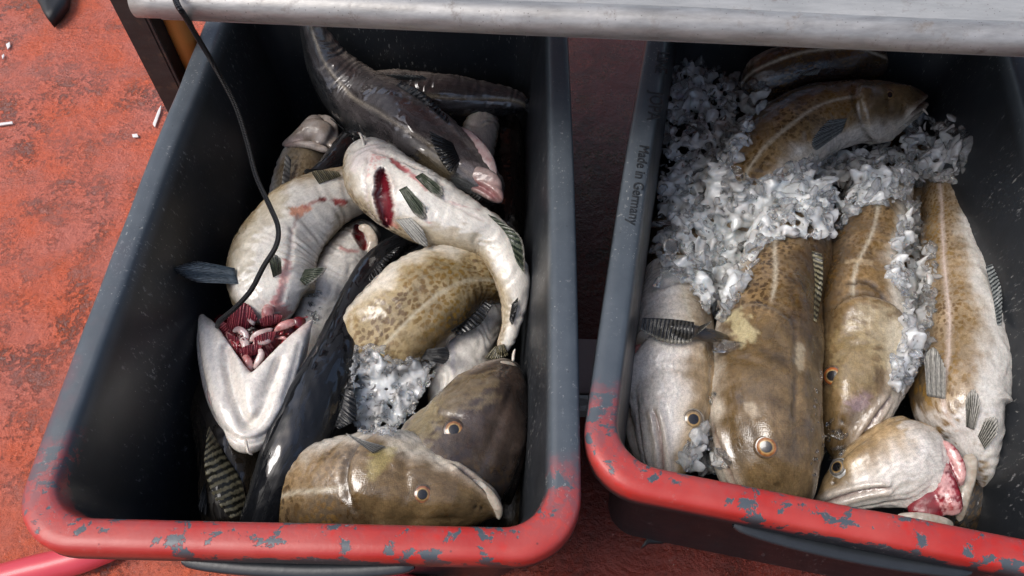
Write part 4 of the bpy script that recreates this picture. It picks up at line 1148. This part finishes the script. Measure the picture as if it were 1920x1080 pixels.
# second big cod
f = Fish('cod_fish', [(1572, 868, .15, 22), (1586, 815, .175, 48), (1604, 740, .19, 74), (1612, 660, .195, 82), (1613, 580, .195, 80), (1618, 500, .185, 70), (1634, 420, .17, 62), (1650, 340, .15, 55)], [152, 165, 170], 'cod', 'golden brown cod with snout down between two big cods', 'fish', COD, head=.19, ratio=.78, cap0=.03, group=GR, spots=.9)
f.paint([(1590, 530), (1630, 530), (1660, 560)], .004, (.05, .035, .025), .8, -.003)
f.paint([(1590, 490), (1630, 492)], .006, (.55, .42, .26), .6)
f.paint([(1640, 600), (1680, 660)], .03, (.5, .42, .26), .5)
f.paint([(1600, 760), (1620, 745)], .01, (.32, .22, .26), .5)
f.paint([(1600, 640), (1600, 700)], .03, (.36, .27, .13), .5)
f.finish()
f.eye(1561, 705, 23, .6, (.38, .11, .03))
# big centre cod
f = Fish('cod_fish', [(1450, 985, .15, 40), (1446, 930, .18, 76), (1436, 860, .2, 98), (1430, 780, .208, 104), (1434, 690, .205, 102), (1446, 600, .2, 94), (1466, 520, .19, 80), (1484, 440, .175, 70), (1500, 360, .15, 60)], [30, 30, 25], 'cod', 'largest brown cod head-down in the centre of the right tub', 'fish', COD, head=.245, ratio=.75, cap0=.05, group=GR, spots=1.0, gc=.3)
f.paint([(1378, 590), (1388, 612), (1400, 630)], .014, (.6, .52, .3), .7)
f.paint([(1408, 765), (1412, 772)], .008, (.55, .46, .34), .6)
f.paint([(1498, 650), (1500, 690)], .007, (.5, .43, .3), .5)
f.paint([(1486, 540), (1490, 620), (1492, 700), (1488, 780)], .003, (.06, .04, .025), .55, -.003, False)
f.finish()
f.eye(1437, 838, 25, 1.0, (.3, .12, .04))
f.fin('dorsal_fin', [(1522, 470), (1528, 530), (1526, 600)], [(1546, 478), (1542, 540), (1532, 605)], .004, FIN_OLIVE, 12)
# right cod with twisted head
f = Fish('cod_fish', [(1845, 915, .15, 14), (1840, 875, .17, 28), (1824, 815, .185, 52), (1800, 760, .19, 84), (1806, 680, .195, 82), (1806, 600, .19, 74), (1797, 520, .18, 64), (1787, 440, .165, 56), (1778, 360, .145, 50), (1774, 300, .12, 44)], [186, 184, 180], 'codg', 'cod with pink side line and torn throat along the right side', 'fish', COD_OCHRE, ratio=.75, cap0=.04, group=GR, latcol=C_(.68, .56, .5), spots=1.0)
f.paint([(1810, 830), (1800, 870), (1830, 800)], .03, (.72, .7, .68), .8)
f.paint([(1720, 780), (1760, 790)], .012, (.68, .64, .6), .6)
f.finish()
f.fin('pectoral_fin', [(1738, 742), (1772, 748)], [(1732, 656), (1752, 652), (1772, 676)], .010, FIN_WHITE, 11)
f.fin('pelvic_fin', [(1812, 800), (1826, 806)], [(1810, 738), (1826, 730), (1842, 750)], .008, FIN_PELV, 6)
f.fin('pelvic_fin', [(1834, 818), (1846, 842)], [(1850, 778), (1868, 784), (1876, 806)], .006, FIN_PELV, 7)
f.fin('anal_fin', [(1848, 500), (1862, 560), (1870, 610)], [(1864, 494), (1878, 545), (1880, 608)], .0, FIN_GREY, 10)
f.fin('second_anal_fin', [(1822, 380), (1834, 430)], [(1836, 362), (1842, 425)], .0, FIN_GREY, 8)
R4 = f
g = Fish('head_tmp', [(1530, 950, .15, 15), (1572, 924, .17, 38), (1630, 890, .185, 64), (1690, 862, .19, 82), (1712, 854, .185, 74), (1736, 846, .168, 52)], [172, 172], 'palh', 'tmp head', 'x', COD, head=.165, ratio=.75, cap0=.03, cap1=.03, spots=.3)
for key in ('label', 'category'): del g.root[key]
bpy.data.objects.remove(g.root); g.root = f.root
g.paint([(1735, 790), (1752, 830), (1740, 890), (1700, 940)], .022, (.72, .68, .63), .6)
g.finish(); g.obj.name = 'head'
g.eye(1570, 876, 22, .2, (.2, .19, .17), (.25, .25, .24))
TG = [(1752, 846, .203), (1764, 885, .207), (1777, 930, .207), (1789, 968, .2)]
FL = [(1758, 826, .208), (1780, 842, .213), (1797, 870, .213), (1806, 904, .208)]
def cT(V):
    n = vnoise(V, 70, 6); n2 = vnoise(V, 170, 2)
    k = C_(.2, .014, .022) * (1 + .3 * n[:, None])
    d = polydist(V, TG); g = (1 - sstep(.0075, .0105, d + .002 * n2))[:, None]
    k = k * (1 - g) + (C_(.56, .3, .29) * (1 + .12 * n[:, None])) * g
    d = polydist(V, FL); g = (1 - sstep(.004, .0068, d + .0015 * n2))[:, None]
    k = k * (1 - g) + C_(.6, .33, .31) * g
    d = polydist(V, [(1764, 895, .217), (1776, 925, .216), (1784, 955, .207)]); g = (np.exp(-(d / .0025) ** 2) * (n2 > -.2))[:, None]
    return k * (1 - g * .8) + C_(.34, .02, .02) * g * .8
blend('torn_throat', [(TG, [.006, .011, .013, .010], .6), (FL, [.004, .0065, .0065, .004], .5),
                      ([(1752, 835, .198), (1764, 865, .197), (1758, 915, .197), (1738, 945, .194), (1702, 962, .186)], [.010, .016, .020, .018, .009], .5),
                      ([(1768, 845, .203), (1782, 875, .203), (1792, 915, .198)], [.009, .013, .010], .6)], cT, PALE, f.root, .0017, 3)
strand('belly_skin', [(1680, 968, .2), (1730, 974, .205), (1765, 980, .205), (1788, 985, .2)], [.004, .007, .0065, .004], LIP, f.root, 16, .5)
strand('belly_skin', [(1798, 978, .18), (1803, 940, .19), (1812, 895, .195), (1822, 850, .2)], [.004, .007, .009, .008], LIP, f.root, 20, .7)

# ------------------------------------------------------------------ cord
CORD = NT('black_cord'); _u = CORD.coord('UV')
_s = CORD.n.new('ShaderNodeSeparateXYZ'); CORD.link(_u, _s.inputs[0])
_h = CORD.math('MULTIPLY', CORD.math('SINE', CORD.math('ADD', CORD.math('MULTIPLY', _s.outputs[0], 1500), CORD.math('MULTIPLY', _s.outputs[1], 12.566))), CORD.math('SINE', CORD.math('SUBTRACT', CORD.math('MULTIPLY', _s.outputs[0], 1500), CORD.math('MULTIPLY', _s.outputs[1], 12.566))))
CORD.P(Base_Color=(0.008, 0.008, 0.009), Roughness=0.5, Normal=CORD.bump(_h, 0.8, 0.0015))
cp = [at(312, -60, TZ + .02), at(330, 2, TZ + .021), at(345, 28, TZ + .008), at(364, 60, .45), at(400, 120, .39), at(440, 195, .34), at(463, 265, .31), at(480, 330, .29), at(505, 385, .275), at(521, 425, .268), at(518, 460, .264), at(494, 500, .262), at(470, 545, .25), at(440, 578, .24), at(412, 602, .228), at(408, 612, .21)]
o = tube_mesh('cord', crom(np.array(cp), 140), 0.0031, CORD.m, None, 14)
tag(o, 'black braided cord hanging from the table into the torn throat', 'cord')

# ------------------------------------------------------------------ ice
def ico(sub):
    bm = bmesh.new(); bmesh.ops.create_icosphere(bm, subdivisions=sub, radius=1.0)
    V = np.array([v.co[:] for v in bm.verts]); F = np.array([[v.index for v in f.verts] for f in bm.faces]); bm.free()
    return V, F
IV, IF = ico(3)
VARI = []
for k in range(14):
    v = IV.copy()
    r = 1 + 0.22 * vnoise(v, 0.22, 100 + k) + 0.10 * vnoise(v, 0.6, 200 + k)
    v = v * r[:, None]
    # knocked-off facets
    for j in range(10):
        n = nrm(rng.normal(size=3)); t = rng.uniform(.35, .75)
        dd = v @ n; v = v - np.outer(np.maximum(dd - t, 0), n)
    v *= np.array([1.35, rng.uniform(.6, 1.1), rng.uniform(.4, .75)])
    VARI.append(v)
def inpoly(P, x, y):
    c = np.zeros(len(x), bool); n = len(P); j = n - 1
    for i in range(n):
        xi, yi = P[i]; xj, yj = P[j]
        c ^= ((yi > y) != (yj > y)) & (x < (xj - xi) * (y - yi) / (yj - yi + 1e-9) + xi)
        j = i
    return c
def edged(P, x, y):
    d = np.full(len(x), 1e9); n = len(P)
    for i in range(n):
        a = np.array(P[i], float); b = np.array(P[(i + 1) % n], float); ab = b - a
        t = np.clip(((x - a[0]) * ab[0] + (y - a[1]) * ab[1]) / (ab @ ab), 0, 1)
        d = np.minimum(d, np.hypot(x - a[0] - t * ab[0], y - a[1] - t * ab[1]))
    return d
def rotm(n):
    q = nrm(rng.normal(size=(n, 4))); w_, x, y, z = q.T
    return np.stack([1 - 2 * (y * y + z * z), 2 * (x * y - z * w_), 2 * (x * z + y * w_), 2 * (x * y + z * w_), 1 - 2 * (x * x + z * z), 2 * (y * z - x * w_), 2 * (x * z - y * w_), 2 * (y * z + x * w_), 1 - 2 * (x * x + y * y)], -1).reshape(n, 3, 3)
def ground_under(x, y):
    d = Vector(ray(x, y)).normalized(); o = Vector(CAM); best = None
    for b in ALL_BVH:
        l, n, i, t = b.ray_cast(o, d)
        if l is not None and (best is None or t < best[1]): best = (l, t)
    return np.array(best[0]) if best else at(x, y, .05)
def chunks(polys):
    """polys: (outline, number, r min, r max, heap height, lowest level)"""
    out = []
    for P, n, r0, r1, hh, zmin in polys:
        A = np.array(P, float); lo, hi = A.min(0), A.max(0)
        xs = rng.uniform(lo[0], hi[0], n * 6); ys = rng.uniform(lo[1], hi[1], n * 6)
        m = inpoly(P, xs, ys); xs, ys = xs[m][:n], ys[m][:n]
        e = edged(P, xs, ys)
        R = rotm(len(xs))
        for i in range(len(xs)):
            g = ground_under(xs[i], ys[i])
            if g[2] > .27: continue
            if g[2] < zmin: g = at(xs[i], ys[i], zmin)
            rad = r0 + (r1 - r0) * rng.random() ** 3.0
            up = hh * min(e[i] / 38.0, 1) * rng.random() + rad * .25
            out.append((VARI[rng.integers(len(VARI))] @ R[i].T * rad + g + np.array([0, 0, up]), e[i], rad))
    return out
def fused(ch, voxel, it):
    o = mesh_obj('tmp', np.vstack(ch), np.vstack([IF + k * len(IV) for k in range(len(ch))]), None)
    m = o.modifiers.new('r', 'REMESH'); m.mode = 'VOXEL'; m.voxel_size = voxel
    m2 = o.modifiers.new('s', 'SMOOTH'); m2.iterations = it; m2.factor = 0.5
    me = bpy.data.meshes.new_from_object(o.evaluated_get(bpy.context.evaluated_depsgraph_get()))
    v = np.zeros(len(me.vertices) * 3, np.float32); me.vertices.foreach_get('co', v)
    F = [tuple(p.vertices) for p in me.polygons]
    bpy.data.objects.remove(o); bpy.data.meshes.remove(me)
    return v.reshape(-1, 3), F
def ice(name, polys, label, mat=None, voxel=0.0017):
    """white slush below, clear wet lumps fused above it, a few loose clear pieces on top"""
    ch = chunks(polys)
    low, top, loose = [], [], []
    for v, e, rad in ch:
        q = rng.random()
        if mat is not None: loose.append(v)
        elif e > 7 and q < .68: low.append(v.mean(0) + (v - v.mean(0)) * 1.45)
        elif q < .95: top.append(v + np.array([0, 0, .6 * rad + .0035]))
        else: loose.append(v + np.array([0, 0, rad + .004]))
    V, F, mi, k = [], [], [], 0
    for lst, s_, idx in ((low, 'f', 0), (top, 'f', 1), (loose, 'l', 2)):
        if not lst: continue
        if s_ == 'f': v, f = fused(lst, .0024 if idx == 0 else .0014, 5 if idx == 0 else 1)
        else: v = np.vstack(lst); f = [tuple(t) for t in np.vstack([IF + j * len(IV) for j in range(len(lst))]).tolist()]
        V.append(v); F += [tuple(int(j) + k for j in t) for t in f]; mi += [idx] * len(f); k += len(v)
    o = mesh_obj(name, np.vstack(V), F, ICE)
    o.data.materials.append(ICE_TOP); o.data.materials.append(ICE_CLEAR)
    o.data.polygons.foreach_set('material_index', np.array(mi, np.int32))
    return tag(o, label, 'ice', None, 'stuff')
I_MAIN = [(1262, 125), (1300, 118), (1340, 130), (1400, 165), (1436, 175), (1432, 205), (1405, 235), (1408, 270), (1380, 290), (1372, 330), (1420, 345), (1480, 318), (1520, 300), (1570, 282), (1660, 275), (1712, 300), (1722, 340), (1700, 372), (1650, 392), (1610, 395), (1570, 432), (1540, 455), (1480, 450), (1420, 470), (1412, 510), (1385, 560), (1350, 608), (1310, 575), (1285, 540), (1240, 500), (1228, 480), (1226, 420), (1238, 340), (1246, 250)]
I_TOPR = [(1692, 240), (1740, 222), (1790, 235), (1806, 285), (1800, 330), (1770, 350), (1712, 345), (1690, 290)]
I_STRIP = [(1690, 400), (1716, 372), (1724, 440), (1750, 480), (1752, 540), (1742, 600), (1735, 660), (1700, 730), (1672, 742), (1664, 700), (1690, 640), (1688, 560), (1662, 520), (1668, 470)]
I_BOT = [(1288, 840), (1316, 800), (1342, 848), (1362, 892), (1325, 888), (1272, 872)]
I_LEFT = [(672, 655), (705, 650), (740, 680), (790, 672), (825, 690), (800, 735), (765, 790), (735, 822), (680, 815), (648, 780), (655, 710)]
ice('crushed_ice', [(I_MAIN, 3000, .003, .012, .016, .13), (I_TOPR, 230, .004, .014, .018, .15)], 'big heap of crushed ice over the cods in the right tub')
ice('crushed_ice', [(I_STRIP, 750, .003, .010, .012, .14)], 'strip of crushed ice between the two right cods')
ice('crushed_ice', [(I_BOT, 90, .005, .013, .008, .16)], 'few lumps of ice beside the pale head at the front rim')
ice('crushed_ice', [(I_LEFT, 1000, .0025, .007, .014, .15)], 'patch of slushy ice in the left tub beside the black saithe')
ice('ice_bits', [([(1545, 800), (1560, 790), (1585, 830), (1575, 880), (1540, 870)], 26, .003, .007, .006, .1), ([(1520, 690), (1540, 690), (1535, 900), (1520, 900)], 16, .002, .005, .003, .1), ([(1325, 660), (1345, 660), (1340, 760), (1328, 760)], 8, .003, .006, .003, .1)], 'clear ice bits in the grooves between the big cods', ICE_CLEAR)
ice('ice_bits', [([(575, 550), (605, 540), (600, 600), (575, 610)], 30, .003, .006, .004, .1)], 'clear ice bits beside the torn throat in the left tub', ICE_CLEAR)
def lump(px, py, rx, lab, stretch=(1, 1, 1)):
    g = ground_under(px, py); r = rx * depth(g) / FPX
    v = VARI[rng.integers(len(VARI))] * np.array(stretch) * r + g + np.array([0, 0, r * .45])
    o = mesh_obj('ice_lump', v, IF, ICE_CLEAR)
    tag(o, lab, 'ice lump', 'single clear ice lumps')
lump(1718, 338, 24, 'clear tea-coloured ice lump at the right end of the big heap')
lump(1255, 530, 30, 'clear ice lump at the lower left end of the big heap', (1.2, 1, 1))
lump(1365, 655, 26, 'clear ice lump on the neck of the largest cod', (1.4, .8, .8))
lump(1292, 515, 28, 'long bright ice lump pointing down from the big heap', (1.5, .7, .7))
lump(1690, 710, 22, 'clear ice lump at the bottom of the ice strip')
lump(1330, 835, 26, 'clear ice lump between the pale head and the largest cod')
